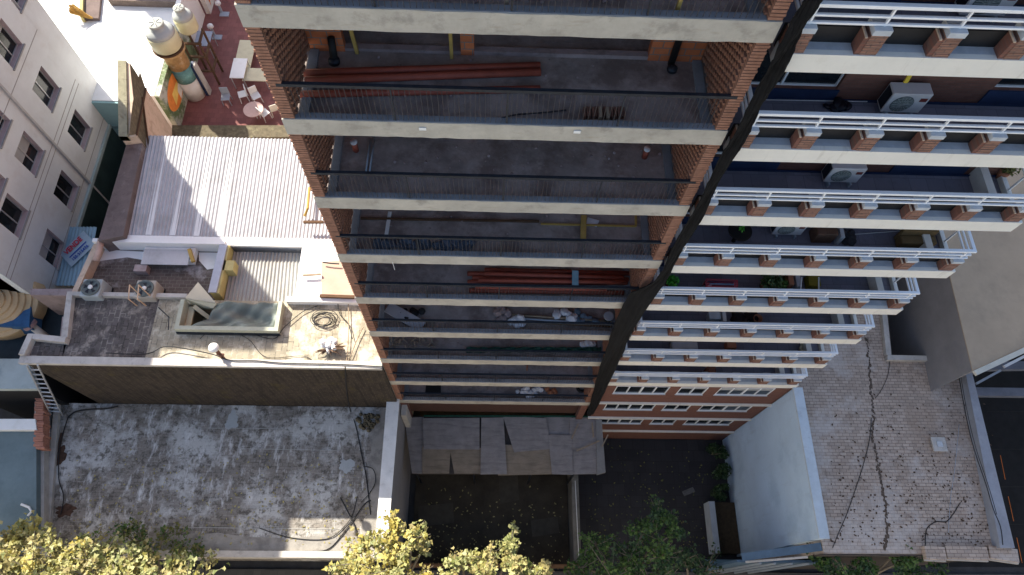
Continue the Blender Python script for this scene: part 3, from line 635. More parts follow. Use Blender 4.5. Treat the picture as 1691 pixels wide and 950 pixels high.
box('dark_window', NAVY, hd, sx0+.3, sx0+.8, sy0+.12, sy0+.7, mz-1.49, mz-1.2)
# side walls of the corrugated hall + terrace
ha = thing('corrugated_roof_hall', 'long hall with a pale corrugated metal roof, half in shadow', 'building', (-6, 8, 0))
cz = 12.0
cA, cB = at(236, 229, cz), at(485, 229, cz); cC = at(206, 386, cz)
def corr(name, x0a, x1a, y0, x0b, x1b, y1, z0, z1, pitch, amp, m, parent, skipflat=0):
    n = int((x1a-x0a)/pitch*6); g = [[], []]
    for i in range(n+1):
        t = i/n; w = amp*math.sin(2*math.pi*i/6+.4)
        g[0].append((x0a+(x1a-x0a)*t, y0, z0+w)); g[1].append((x0b+(x1b-x0b)*t, y1, z1+w))
    return MB().sheet(g).build(name, m, parent)
MB().prism([(cC.x, 5.3), (-.02, 5.3), (-.02, 10.55), (cA.x, 10.55)], 0.1, cz-.08).build('hall_body', LIME, ha)
corr('corrugated_sheeting', cC.x, -1.9, cC.y-.1, cA.x, -1.9, 10.5, cz+.0, cz+.06, .155, .03, ROOFM, ha)
for xs in (205+40, 205+80, 205+120, 205+158):
    p = at(xs, 386, cz); q_ = Vector((p.x-.25, 10.4, cz))
    MB().prism([(p.x-.1, cC.y-.05), (p.x+.14, cC.y-.05), (q_.x+.14, 10.4), (q_.x-.1, 10.4)], cz+.0, [cz+.03]*4).build('clear_sheet_strip', mat('translucent_sheet', (.66, .66, .66), .06, .5, 2), ha)
MB().prism([(-1.9, 2.9), (-.05, 2.9), (-.05, 10.5), (-1.9, 10.5)], cz-.079, cz+.10).build('white_gutter_roof', LIME, ha)
MB().prism([(cC.x-.1, 5.05), (-1.9, 5.05), (-1.9, cC.y-.1), (cC.x, cC.y-.1)], cz-.079, cz+.06).build('front_flashing', LIME, ha)
# west wall of the hall and the tan wall sticking up at its back
ww = thing('side_wall', 'long cement wall along the left of the corrugated roof, rising bare and tan at its far end', 'wall', (-12, 8, 0))
w1, w2, w3, w4 = at(205, 235, 12.6), at(232, 232, 12.6), at(205, 392, 12.3), at(164, 400, 12.3)
MB().prism([w4, w3, (w2.x, w2.y), (w1.x, w1.y)], 0, 12.4).build('wall_body', mat('dark_cement_wall', (.15, .12, .115), .2, .95, 1.5, dirt=((.08, .06, .055), .6, 1.2, .52), patch=((.30, .29, .29), .7, .7, .58), bump=.3), ww)
MB().prism([(w1.x, w1.y), (w2.x, w2.y), (-11.93, 13.1), (-12.35, 13.1)], 0, [12.9, 12.9, 13.75, 13.75]).build('tan_wall', TAN, ww)
MB().prism([(w1.x-.05, w1.y), (w1.x+.32, w1.y), (-12.05, 13.15), (-12.42, 13.15)], 12.7, [13.0, 13.0, 13.85, 13.85]).build('coping', mat('sunlit_coping', (.58, .55, .40), .15, .9, 3, dirt=((.25, .2, .14), .6, 4, .55)), ww)
e0 = Vector((w2.x+.008, w2.y, 0)); e1 = Vector((-11.922, 13.1, 0)); en = (e1-e0).cross(Vector((0, 0, 1))).normalized()
def on_tan(px, py, off=.012):
    d = _ray(px, py); sg_ = 1 if en.x > 0 else -1; return CAM + d*((e0 + en*sg_*off - CAM).dot(en)/d.dot(en))
of = Vector((.012 if en.x > 0 else .012, 0, 0))
mb = MB(); mb.add([e0+of+Vector((0,0,11.75)), e1+of+Vector((0,0,12.95)), e1+of+Vector((0,0,13.72)), e0+of+Vector((0,0,12.88))], [(0,1,2,3)]); mb.build('mossy_patch', SOIL, ww)
mb = MB(); mb.bar(e0+of*4+Vector((0,0.15,12.0)), e0.lerp(e1,.72)+of*4+Vector((0,0,12.6)), .06, .06); mb.build('black_pipe', DWOOD, ww)
MB().prism([(w1.x-.05, w1.y), (w1.x+.32, w1.y), (-12.05, 13.15), (-12.42, 13.15)], 12.7, [13.0, 13.0, 13.85, 13.85]).build('coping', mat('sunlit_coping', (.58, .55, .40), .15, .9, 3, dirt=((.25, .2, .14), .6, 4, .55)), ww)
e0 = Vector((w2.x+.008, w2.y, 0)); e1 = Vector((-11.922, 13.1, 0)); en = (e1-e0).cross(Vector((0, 0, 1))).normalized()
def on_tan(px, py, off=.012):
    d = _ray(px, py); sg_ = 1 if en.x > 0 else -1; return CAM + d*((e0 + en*sg_*off - CAM).dot(en)/d.dot(en))
mb = MB(); q4 = [on_tan(x, y) for x, y in ((231,118),(241,148),(233,185),(226,222),(213,224),(219,170))]; mb.add(q4, [tuple(range(6))]); mb.build('mossy_patch', SOIL, ww)
mb = MB(); mb.bar(on_tan(241,146,.05), on_tan(226,223,.05), .07, .07); mb.build('black_pipe', DWOOD, ww)
# terrace with the coolers (lower than both roofs)
te = thing('cooler_terrace', 'shaded worn brick terrace holding two rooftop coolers', 'terrace', (-9, 4, 0))
tz = 11.45
tL = at(165, 408, 12.0).x
MB().prism([(tL-.4, yb+.25), (-7.15, yb+.25), (-7.15, 5.04), (tL-.1, 5.04)], 0.1, tz).build('terrace_floor', ROOFTILE, te)
MB().prism([(tL-.62, yb+.25), (tL-.4, yb+.25), (tL-.1, 5.04), (tL-.32, 5.04)], 0, tz+.5).build('side_parapet', TAN, te)
MB().prism([(tL-.3, 5.045), (-6.9, 5.045), (-6.9, 5.2), (tL-.3, 5.2)], 0, 12.14).build('rear_wall', LIME, te)
MB().prism([(-7.14, yb+.25), (-6.78, yb+.25), (-6.72, 5.04), (-7.08, 5.04)], 0, 12.05).build('east_wall', YELLOW, te)
MB().prism([(-7.18, yb+.25), (-6.86, yb+.25), (-6.8, 5.04), (-7.12, 5.04)], 12.052, 12.12).build('east_coping', mat('bluish_coping', (.42, .45, .52), .1, .9, 3), te)
MB().prism([(-7.0, 3.9), (-6.4, 3.9), (-6.4, 4.35), (-7.0, 4.35)], 10, 12.05).build('yellow_chimney', YELLOW, te)
box('terrace_step', LIME, te, -10.3, -8.2, 4.4, 5.04, tz+.002, tz+.35, bev=.03); box('step_sheet', ROOFM, te, -10.25, -8.35, 4.2, 4.9, tz+.36, tz+.4)
box('cement_block', PINKW, te, -10.5, -10.0, 3.9, 4.2, tz+.002, tz+.35); MB().bar((-8.4, 4.9, tz+.45), (-8.15, 4.35, tz+.4), .14, .14).build('timber_piece', WOODY, te)
for i in range(5):
    a = -12 + i*.9
mb = MB(); mb.prism([(tL-.2, 4.5), (tL+.9, 4.7), (-9.9, 4.5), (-9.6, 4.95), (tL-.1, 5.03)], tz+.002, tz+.014); mb.build('limewash_patch', LIME, te); mb = MB(); mb.prism([(-8.1, 4.6), (-7.7, 4.2), (-7.2, 4.3), (-7.2, 5.0), (-8.2, 5.0)], tz+.002, tz+.012); mb.build('limewash_patch', LIME, te)
tag(MB().tube([at(167, 396, 12.15), at(163, 415, 12.15), at(158, 431, 12.05)], .13, 12).build('clay_pipe', mat('pinkish_pipe', (.5, .36, .3), .15, .8, 3), smooth=True), 'short pinkish clay pipe lying on the left parapet of the shaded terrace', 'pipe')
def cooler(px, py, tint, label):
    p = at(px, py, tz+.95); o = thing('rooftop_cooler', label, 'cooler', (p.x, p.y, tz), 'rooftop coolers on the shaded terrace')
    box('case', tint, o, p.x-.38, p.x+.38, p.y-.38, p.y+.38, tz+.1, tz+.9, bev=.05)
    MB().lathe((p.x, p.y, tz+.9), [(.36, 0), (.36, .06), (.30, .065), (.27, .0), (.1, -.0+.01)], 28).build('fan_ring', GRILL, o, smooth=True)
    f = MB()
    for k in range(5):
        a = k*2*math.pi/5; f.add([(p.x+.06*math.cos(a), p.y+.06*math.sin(a), tz+.935), (p.x+.26*math.cos(a+.2), p.y+.26*math.sin(a+.2), tz+.93), (p.x+.26*math.cos(a+.75), p.y+.26*math.sin(a+.75), tz+.915)], [(0,1,2)])
    f.build('fan_blades', IRON, o, solid=.006)
    MB().lathe((p.x, p.y, tz+.92), [(.09, 0), (.09, .05), (.04, .07)], 16).build('hub', PVC, o, smooth=True)
    for dx in (-.33, .33): box('leg', IRON, o, p.x+dx-.04, p.x+dx+.04, p.y-.38, p.y+.38, tz+.002, tz+.1)
cooler(149, 474, GCOOL, 'blue-grey rooftop cooler standing at the left end of the shaded terrace')
cooler(238, 476, mat('beige_cooler_shell', (.42, .39, .34), .1, .6, 3), 'beige rooftop cooler behind the bent rusty handrails of the terrace')
for i, px in enumerate((214, 229)):
    a, b, c, d = at(px, 471, mz+1.2), at(px-2, 494, mz+1.15), at(px+12, 505, mz+.15), at(px+22, 487, mz+.3)
    tag(MB().tube([at(px+20, 490, mz+.4), a, b, c], .028, 6).build('hatch_handrail', mat('peach_painted_steel', (.55, .38, .25), .15, .6, 4)), ['left', 'right'][i] + ' of two bent peach-coloured handrails beside the beige cooler', 'handrail', 'handrails over the rear parapet')
tag(MB().tube([at(262, 508, mz+.02), at(279, 524, mz+.4), at(278, 545, mz+.3)], .02, 6).build('bent_bar', IRON), 'bent dark bar standing on the mossy roof at the shadow edge', 'bar')
# small corrugated roof
sr = thing('lean_to_roof', 'small aged corrugated lean-to roof between the yellow wall and the white gutter roof', 'roof', (-5, 4, 0))
corr('corrugated_sheeting', -6.75, -3.75, 2.8, -6.72, -3.9, 5.02, 11.45, 11.55, .155, .03, ROOFS, sr)
MB().prism([(-6.7, 2.9), (-3.8, 2.9), (-3.8, 5.0), (-6.7, 5.0)], 0.1, 11.3).build('base', LIME, sr)
mb = MB().prism([(-3.75, 2.75), (-1.9, 2.75), (-1.9, 5.04), (-3.75, 5.04)], 0.1, 12.05); tag(mb.build('white_roof_block', LIME), 'overexposed white flat roof block right of the lean-to roof', 'roof')
mb = MB().prism([at(x, y, 12.16) for x, y in ((531,432),(582,428),(600,490),(530,488))], 12.02, 12.14)
tag(mb.build('terracotta_cover', mat('salmon_sheet', (.46, .33, .26), .1, .9, 1.5)), 'salmon-coloured sheet lying on the white roof against the unfinished building', 'sheet')
tag(MB().bar(at(501, 367, 12.5), at(534, 367, 12.5), .1, .1).build('pipe_support', DWOOD), 'short dark timber on the white roof beside the brick wall end', 'timber')
tag(MB().tube([at(511, 310, 12.4), at(508, 345, 12.4), at(503, 357, 12.2)], .06, 8).build('drain_pipe', WOODY), 'thin tan pipe lying on the white roof near the corrugated sheets', 'pipe')
tag(MB().bar(at(528, 489, 12.3), at(585, 491, 12.3), .12, .12).build('dark_timber', DWOOD), 'dark timber along the lower edge of the salmon sheet', 'timber')
tag(MB().bar(at(500, 455, 12.25), at(530, 453, 12.25), .07, .07).build('grey_batten', WOOD), 'thin grey batten on the white roof left of the salmon sheet', 'batten')
cable(Z([(533,433),(545,435),(560,436)], 12.3), .03, 'short black cable at the top of the salmon sheet')
# vent stack, cactus, cables on the mossy roof
b0 = at(369, 592, mz); vs_ = thing('vent_stack', 'grey vent pipe with a round white cowl on the mossy roof', 'vent', (b0.x, b0.y, mz))
MB().tube([(b0.x, b0.y, mz), (b0.x-.02, b0.y+.05, mz+.95)], .07, 12).build('pipe', RUSTY, vs_, smooth=True)
MB().lathe((b0.x-.02, b0.y+.05, mz+.9), [(.06, 0), (.17, .06), (.2, .14), (.16, .24), (.06, .28)], 18).build('cowl', PVC, vs_, smooth=True)
MB().tube([(b0.x-.1, b0.y+.02, mz+.45), (b0.x+.16, b0.y, mz+.42)], .05, 8).build('elbow', RUSTY, vs_)
c0 = at(545, 578, mz); ct = thing('dried_plant', 'bleached round dried plant with dark spiky leaves on the mossy roof', 'plant', (c0.x, c0.y, mz))
mb = MB()
for k in range(26):
    a = random.uniform(0, 6.28); r = random.uniform(.0, .3); mb.lathe((c0.x+r*math.cos(a), c0.y+.12+r*math.sin(a)*.8, mz+random.uniform(.1, .35)), [(.02, -.1), (.12, -.04), (.13, .04), (.03, .1)], 8)
mb.build('dome', LIME, ct, smooth=True)
mb = MB()
for k in range(34):
    a = random.uniform(-2.6, .6); L_ = random.uniform(.3, .6); p = Vector((c0.x+.1*math.cos(a), c0.y+.05*math.sin(a), mz+.1)); q_ = p + Vector((math.cos(a)*L_, math.sin(a)*L_*.6, random.uniform(.05, .4)))
    mb.tube([p, (p+q_)/2 + Vector((0,0,.08)), q_], [.03, .035, .006], 4)
mb.build('spiky_leaves', mat('dry_brown_leaf', (.14, .09, .06), .3, .9, 6), ct)
cable(Z([(175,583),(240,585),(270,573),(300,575),(350,585),(380,595),(423,596),(470,600),(560,602),(632,606)], mz+.22), .022, 'long black cable trailing along the front of the mossy roof')
cable(Z([(400,545),(450,560),(470,540),(500,515),(525,505)], mz+.1), .016, 'loose cable from the tarpaulin corner to the cable coil')
cable(Z([(330,560),(345,548),(372,545),(410,560),(440,590),(500,588),(520,600)], mz+.05), .012, 'thin wire looping around the vent stack')
mb = MB()
for k in range(6):
    cx, cy, r = 533+random.uniform(-4, 4), 526+random.uniform(-3, 3), random.uniform(14, 22)
    mb.tube([at(cx + r*math.cos(t*.5), cy + r*.6*math.sin(t*.5), mz+.06+.02*k) for t in range(14)], .013, 5)
tag(mb.build('cable_coil', CABLE), 'coiled black cable lying on the mossy roof near the brick building', 'cable coil')
for i, (q, lb) in enumerate(((((560,470),(558,500),(562,520),(575,535),(582,560)), 'thin pale cable dropping from the salmon sheet onto the mossy roof'),
                            (((575,500),(576,540),(574,580),(570,606)), 'straight tan conduit crossing the mossy roof near the brick building'),
                            (((600,540),(590,560),(580,585),(568,610)), 'bundle of grey wires reaching the front coping near the brick building'))):
    cable(Z(q, mz+.12), .018, lb, WOOD if i else CABLE)
dp = [aty(x, y, -.2) for x, y in ((570,606),(572,640),(577,672))] + [at(x, y, lz+.03) for x, y in ((588,705),(597,750),(605,790),(612,850))]
cable(dp, .024, 'thick black cable bundle dropping down the stained wall onto the peeling roof')
cable(Z([(112,690),(125,680),(150,676),(175,675),(195,671)], lz+.08), .035, 'thick black hose along the foot of the stained wall')
cable(Z([(112,690),(104,715),(98,740),(97,790),(105,820),(100,850)], lz+.08), .022, 'black hose running down the left side of the peeling roof')
cable(Z([(428,872),(480,888),(540,890),(570,868),(582,850),(590,820)], lz+.05), .018, 'curved black hose lying across the sunlit strip of the peeling roof')
cable(Z([(515,912),(545,905),(575,870),(600,835),(612,826)], lz+.05), .024, 'dark branch-like hose near the front corner of the peeling roof')
cable(Z([(562,822),(572,840),(586,870),(588,885)], lz+.08), .026, 'short dark crossing hose near the front corner of the peeling roof')
cable(Z([(600,770),(616,775),(620,795),(610,815),(596,830)], lz+.05), .016, 'small looped wire by the white party wall')
mb = MB()
for k in range(40):
    p = at(608+random.gauss(0, 7), 697+random.gauss(0, 8), lz+.05); mb.lathe(p, [(.02, -.1), (random.uniform(.05, .14), 0), (.02, .12)], 6)
tag(mb.build('rubble_heap', SOIL), 'small dark heap of debris by the top right corner of the peeling roof', 'rubble')
# ladder against the stained wall
ld = thing('ladder', 'metal ladder leaning sideways against the stained brick wall', 'ladder', (lp[0].x, -.4, lz))
t1, t2 = aty(44, 603, -.32), aty(62, 603, -.32); b1 = Vector(at(89, 668, lz+.3)); b2 = Vector(at(108, 672, lz+.1)); b1.y = b2.y = -.75
mb = MB(); mb.bar(t1, b1, .06, .05); mb.bar(t2, b2, .06, .05); mb.build('rails', ALU, ld)
mb = MB()
for i in range(1, 12): t = i/12; mb.bar(t1.lerp(b1, t), t2.lerp(b2, t), .045, .04)
mb.build('rungs', ALU, ld)
# ------------------------------------------------------------------ white building on the left
wbd = thing('white_building', 'pale rendered building with recessed windows at the left edge', 'building', (-20, 9, 0))
wx = -16.0
org = (wx, 3.85, 0); u = (0, 1, 0); v = (0, 0, 1); n = (1, 0, 0)
wins = [(10,70),(75,145),(130,213),(47,252),(108,313),(20,355),(85,410),(-12,200),(-60,70),(-20,300),(22,-25)]
hl = []
for (x, y) in wins:
    p = atx(x, y, wx); a = p.y-3.85; hl.append((a-.67, a+.67, p.z-.80, p.z+.66))
hl = [h for h in hl if h[0] > .1]
mbw = MB(); holed(mbw, org, u, v, 14.4-3.85, 21.3, [h for h in hl if h[3] < 21], .3, n); mbw.build('wall', BWHITE, wbd)
for h in hl:
    if h[3] > 21: continue
    box('window_sill', JOINT, wbd, wx+.002, wx+.07, 3.85+h[0]-.06, 3.85+h[1]+.06, h[2]-.07, h[2]-.005)
    window(wbd, org, u, v, h, .26, n, 2, ALU, reveal=REVEAL, blind=random.choice((0, 0, .3, .55)))
mb = MB(); mb.box(-30, wx-.31, 3.85, 14.4, 0, 21.2); mb.build('building_core', BWHITE, wbd)
mb = MB(); mb.box(-30, wx-.0, 14.39, 14.4, 0, 21.2); mb.box(-30, wx, 3.85, 3.86, 0, 17.2); mb.build('end_wall', BWHITE, wbd)
mb = MB(); mb.box(-30, wx-.01, 3.86, 14.39, 21.2, 21.4); mb.box(-30, -16.02, 13.2, 14.98, 21.4, 27.0); mb.build('roof', BWHITE, wbd)
jm = MB()
pj = atx(0, 143, wx).y
jm.box(wx, wx+.10, pj-.05, pj+.05, 0, 21.2)
jm.build('downpipe', mat('grey_downpipe', (.42, .41, .40), .1, .8, 3), wbd)
jm = MB()
for z in (atx(61, 50, wx).z, atx(33, 166, wx).z-2.9+.0, atx(61, 50, wx).z+3, atx(61, 50, wx).z-5.9): jm.box(wx, wx+.006, 3.85, 14.4, z-.02, z+.02)
for z in (atx(125, 130, wx).z,): jm.box(wx, wx+.006, 3.85, 14.4, z-.02, z+.02)
for yy in (atx(30, 60, wx).y,): pass
jm.build('render_joints', JOINT, wbd)
MB().box(wx+.012, wx+.09, 6.9, 14.28, 0.04, 7.7).build('dark_glazed_base', mat('dark_teal_glazing', (.03, .055, .055), .3, .4, 1.5), wbd)
MB().box(wx+.012, wx+.13, 6.9, 14.28, 7.71, 7.9).build('base_ledge', mat('teal_grey_ledge', (.34, .42, .42), .1, .9, 1.5), wbd)
# overexposed terrace and teal wall behind it
tw = thing('white_roof_building', 'building with a dazzling white roof terrace behind the pale building', 'building', (-18, 20, 0))
wr = [at(151, 165, 9.6), at(206, 165, 9.6)]
MB().prism([(-40, 14.42), (-12.9, 14.42), (-12.9, 40), (-40, 40)], 0, 9.6).build('roof', LIME, tw)
box('teal_wall', TEAL, tw, -16.6, -12.95, 14.30, 14.418, 0, 9.55)
box('teal_band', mat('teal_band_paint', (.2, .33, .34), .1, .9, 1), tw, -16.6, -12.95, 14.25, 14.30, 7.6, 7.8)
# alley beside the building
struct(MB().box(-16.0, -12.6, -6.5, 14.2, -.01, .03).build('alley_ground', PATIO))
al = thing('alley_cover', 'dark glazed canopy strip in the narrow alley beside the pale building', 'canopy', (-15, 9, 0))
a_ = [at(x, y, 5.5) for x, y in ((172,215),(188,225),(160,372),(140,372))]
MB().prism(a_, 5.3, 5.5).build('dark_sheet', mat('dark_teal_sheet', (.02, .045, .045), .2, .5, 2), al)
for i in range(3): 
    p, q_ = at(184-7*i-4, 205+40*i, 5.6), at(168-7*i-3, 310+20*i, 5.6)
MB().bar(at(172, 212, 6), at(150, 300, 6), .12, .12).build('teal_rafter', mat('teal_rafter_paint', (.2, .33, .33), .1, .8, 2), al)
MB().bar(at(181, 214, 6), at(160, 330, 6), .1, .1).build('teal_rafter', mat('teal_rafter_paint', (.2, .33, .33)), al)
# awning with sign
aw = thing('metal_awning', 'blue-grey corrugated awning bearing a VENDE sale sign', 'awning', (-14, 6, 9))
A0, A1 = atx(116, 375, wx), atx(92, 472, wx)
B0 = at(160, 375, 9.9); B1 = at(142, 472, 9.9)
n_ = 32; g = [[], []]
up3 = Vector((0, 0, 1))
for i in range(n_*4+1):
    t = i/(n_*4); w = .018*math.sin(2*math.pi*i/16)*2
    g[0].append(A0.lerp(B0, t) + up3*w); g[1].append(A1.lerp(B1, t) + up3*w)
MB().sheet(g).build('awning_sheet', SHEETB, aw, solid=.008)
MB().bar(A0+up3*.06, A1+up3*.06, .07, .07).build('edge_flashing', ALU, aw)
# the sign is painted on a thin panel lying on the awning
o_ = (A0+B0+A1+B1)/4
nrm = (B0-A0).cross(A1-A0).normalized()
if nrm.z < 0: nrm = -nrm
def on_awning(px, py):
    d = _ray(px, py); return CAM + d*((o_ + nrm*.10 - CAM).dot(nrm)/d.dot(nrm))
sg = thing('sale_sign', 'VENDE sale sign with red letters and a blue phone number on the awning', 'sign', tuple(on_awning(130, 405)))
s0, s1, s2 = on_awning(107, 425), on_awning(140, 393), on_awning(117, 432)
ex = (s1-s0).normalized(); ey = (on_awning(104.5, 415.5) - on_awning(111, 422.5)).normalized()
def text(body, pos, height, width, m, name):
    cu = bpy.data.curves.new(name, 'FONT'); cu.body = body; cu.size = 1; cu.extrude = .01; cu.offset = .02
    o = bpy.data.objects.new(name, cu); C.objects.link(o)
    dg = bpy.context.evaluated_depsgraph_get(); me = bpy.data.meshes.new_from_object(o.evaluated_get(dg)); bpy.data.objects.remove(o)
    xs = [v.co.x for v in me.vertices]; ys = [v.co.y for v in me.vertices]; x0, x1, y0, y1 = min(xs), max(xs), min(ys), max(ys)
    for vv in me.vertices:
        vv.co = pos + ex*((vv.co.x-x0)/(x1-x0)*width) + ey*((vv.co.y-y0)/(y1-y0)*height) + nrm*(.035+vv.co.z*.5)
    me.materials.clear(); me.materials.append(m); ob = bpy.data.objects.new(name, me); C.objects.link(ob); ob.parent = sg; ob.matrix_parent_inverse = sg.matrix_world.inverted(); return ob
q0, q1 = on_awning(111, 422.5), on_awning(138, 394)
text('VENDE', q0, (on_awning(105.5, 416.5)-q0).length, (q1-q0).length, RED, 'red_lettering')
r0, r1 = on_awning(115.5, 427), on_awning(143, 398); 
MB().obox((r0+r1)/2 + nrm*.02, ex*(r1-r0).length/2, ey*.06, nrm*.004).build('blue_stripe', BLUE, sg)
q0, q1 = on_awning(123, 431), on_awning(148, 405)
text('155·315476', q0, (on_awning(119.7, 427.4)-q0).length, (q1-q0).length, BLUE, 'blue_numbers')
mid = (on_awning(107,418)+on_awning(148,405)+on_awning(134,390)+on_awning(123,431))/4
MB().obox(mid - nrm*.005, ex*(s1-s0).length*.60, ey*(on_awning(105, 416)-on_awning(124, 432)).length*.56, nrm*.003).build('sign_sheet', mat('pale_blue_sheet', (.38, .50, .60), .08, .6, 2), sg)
# ------------------------------------------------------------------ far left low roofs
fl = thing('grey_slab_building', 'low teal-grey flat roof beyond the brick stacks at the left edge', 'building', (-16, -3, 0))
P = [at(x, y, 7.2) for x, y in ((60,712),(60,900),(-80,900),(-80,712))]; MB().prism(P, 0, 7.2).build('roof', SLATE, fl)
P = [at(x, y, 7.5) for x, y in ((58,692),(60,710),(-80,710),(-80,692))]; MB().prism(P, 0, 7.5).build('white_kerb', LIME, fl)
tag(MB().tube(Z([(35,833),(48,838),(52,845),(46,852)], 7.3), .05, 6).build('bent_pipe', PVC), 'small bent white pipe on the teal-grey roof', 'pipe')
P = [at(x, y, 7.4) for x, y in ((57,640),(71,640),(70,745),(59,745))]
bs = thing('brick_stack', 'row of stacked red bricks on the narrow wall left of the peeling roof', 'bricks', (P[0].x, P[0].y, 6))
mb = MB()
for k in range(26):
    a = 642 + k*3.9; p = at(65+(k % 5 == 0)*2 - k*.0, a, 7.4); mb.box(p.x-.2+random.uniform(-.03,.03), p.x+.17, p.y-.045, p.y+.04, 6.9+random.uniform(0,.05), 7.4+random.uniform(0, .06))
mb.build('bricks', mat('pinkish_brick', (.42, .19, .13), .2, .9, 5), bs)
P = [at(x, y, 6.9) for x, y in ((57,640),(72,640),(72,905),(55,905))]; tag(MB().prism(P, 0, 6.88).build('narrow_wall', PARAP), 'narrow grey wall carrying the brick stack', 'wall')
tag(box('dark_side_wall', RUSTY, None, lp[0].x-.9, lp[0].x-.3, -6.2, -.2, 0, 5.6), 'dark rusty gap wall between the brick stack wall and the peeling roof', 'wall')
gb = thing('dark_yard_building', 'shaded low structure with a pale band at the left edge beside the ladder', 'building', (-18, 1, 0))
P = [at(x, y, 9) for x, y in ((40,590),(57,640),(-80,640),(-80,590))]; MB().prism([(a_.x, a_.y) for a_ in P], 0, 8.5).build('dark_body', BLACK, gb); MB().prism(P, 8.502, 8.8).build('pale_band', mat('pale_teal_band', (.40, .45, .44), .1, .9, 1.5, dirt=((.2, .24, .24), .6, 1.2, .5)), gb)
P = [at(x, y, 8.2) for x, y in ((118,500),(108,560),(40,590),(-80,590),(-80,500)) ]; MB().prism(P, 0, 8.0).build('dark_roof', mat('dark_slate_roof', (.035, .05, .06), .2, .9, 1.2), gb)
P = [at(x, y, 8.6) for x, y in ((50,486),(118,486),(118,497),(50,497))]; MB().prism(P, 0, 8.6).build('yellow_kerb', CREAM, gb)
P = [at(x, y, 10.2) for x, y in ((50,477),(133,477),(131,489),(50,487))]; tag(MB().prism(P, 8, 10.2).build('grey_ledge', PINKW), 'grey-brown ledge between the awning and the dark roof at left', 'ledge')
dm = thing('striped_dome', 'tan ribbed fabric dome in a blue steel frame at the left edge', 'canopy', (-17, 4, 9))
P = [at(x, y, 9.2) for x, y in ((-40,463),(52,492),(48,540),(-40,538))]; MB().prism(P, 8.3, 9.2).build('frame', BLUEF, dm)
c_ = at(0, 498, 9.2); ax = Vector((.12, -.30, 1)); prof = []
for k in range(7): r_o = 1.62 - k*.22; prof += [(r_o, .05 + k*.10), (r_o-.03, .14 + k*.10)]
MB().lathe(c_, [(1.66, -.6)] + prof + [(.06, .82)], 36, ax).build('ribbed_cover', BARREL, dm)
MB().lathe(c_ + ax.normalized()*.80, [(.26, 0), (.24, .06)], 20, ax).build('dark_cap', NAVY, dm)
p = at(50, 537, 8.9); q_ = at(80, 560, 8.1)
vt = thing('flue_pipe', 'slanting cement flue with a round pinkish cap over the dark roof', 'flue', tuple(q_)); MB().tube([q_, p], .16, 10).build('pipe', PARAP, vt, smooth=True); MB().lathe(p, [(.3, -.06), (.3, .08), (.05, .1)], 18, (p-q_)).build('cap', mat('pink_cap', (.3, .2, .2), .1, .8, 4), vt)
P = [at(x, y, 11.7) for x, y in ((98,520),(108,520),(103,566),(93,566))]; tag(MB().prism(P, 9, 11.5).build('pipe_duct', PINKW), 'narrow cement duct beside the left corner of the mossy roof', 'duct')
# ------------------------------------------------------------------ red terrace, tanks, mural
rz = 8.5
rt = thing('red_terrace_house', 'house with a dark red painted roof terrace in patchy sun', 'building', (-8, 16, 0))
box('terrace_floor', TERR, rt, -12.9, -.02, 10.6, 40, 0.1, rz)
MB().prism([at(x, y, 9.2) for x, y in ((284,207),(500,207),(500,226),(284,228))], rz, 9.2).build('front_parapet', SOIL, rt)
tb = at(322, 156, rz)
wl = thing('mural_wall', 'wall painted with a green, orange and yellow mural beside the tank tower', 'wall', (tb.x, tb.y-2, rz))
mwx = at(300, 205, rz).x
box('wall_body', M_GR, wl, mwx-.25, mwx, 13.6, 18.5, rz, rz+2.5)
box('white_side', LIME, wl, mwx-.5, mwx-.251, 13.6, 21.5, rz, rz+2.52)
mb = MB(); pc = atx(288, 148, mwx)
N_ = 26; mb.add([(mwx+.006, pc.y + 1.15*math.cos(t*6.283/N_), pc.z - .1 + .75*math.sin(t*6.283/N_)) for t in range(N_)], [tuple(range(N_))]); mb.build('orange_oval', M_OR, wl)
mb = MB(); mb.add([(mwx+.012, pc.y-.55, pc.z-.55), (mwx+.012, pc.y+.45, pc.z-.35), (mwx+.012, pc.y+.5, pc.z+.05), (mwx+.012, pc.y-.4, pc.z+.1)], [(0,1,2,3)]); mb.build('yellow_shape', M_YE, wl)
mb = MB(); mb.add([(mwx+.018, pc.y+.1, pc.z-.8), (mwx+.018, pc.y+.9, pc.z-.6), (mwx+.018, pc.y+.5, pc.z-.1), (mwx+.018, pc.y+.15, pc.z-.3)], [(0,1,2,3)]); mb.build('white_shape', M_WH, wl)
ml2 = thing('orange_mural_panel', 'white wall with an orange painted figure at the back of the red terrace', 'wall', (mwx, 21, rz))
box('wall_body', M_WH, ml2, mwx-.2, mwx+.05, 21.6, 29, rz, rz+2.4)
mb = MB(); mb.add([(mwx+.056, 22 + 4.5*t, rz+.2 + .9*abs(math.sin(t*9))) for t in [i/12 for i in range(13)]] + [(mwx+.056, 22+4.5*t, rz+2.1-.35*math.sin(t*7)) for t in [1-i/12 for i in range(13)]], [tuple(range(26))]); mb.build('orange_figure', M_OR, ml2)
tt = thing('tank_tower', 'teal and orange painted column carrying the larger water tank', 'tower', (tb.x, tb.y, rz))
MB().lathe((tb.x+.05, tb.y, rz), [(.50, 0), (.50, 1.3)], 24).build('column_base', M_WH, tt, smooth=True)
MB().lathe((tb.x+.05, tb.y, rz+1.3), [(.52, 0), (.52, .9)], 24).build('teal_band', M_BL, tt, smooth=True)
MB().lathe((tb.x+.05, tb.y, rz+2.2), [(.52, 0), (.52, .95), (.7, 1.05), (.7, 1.15)], 24).build('orange_band', mat('painted_tan', (.45, .28, .12), .3, .8, 3, patch=((.65, .55, .4), .7, 4, .55)), tt, smooth=True)
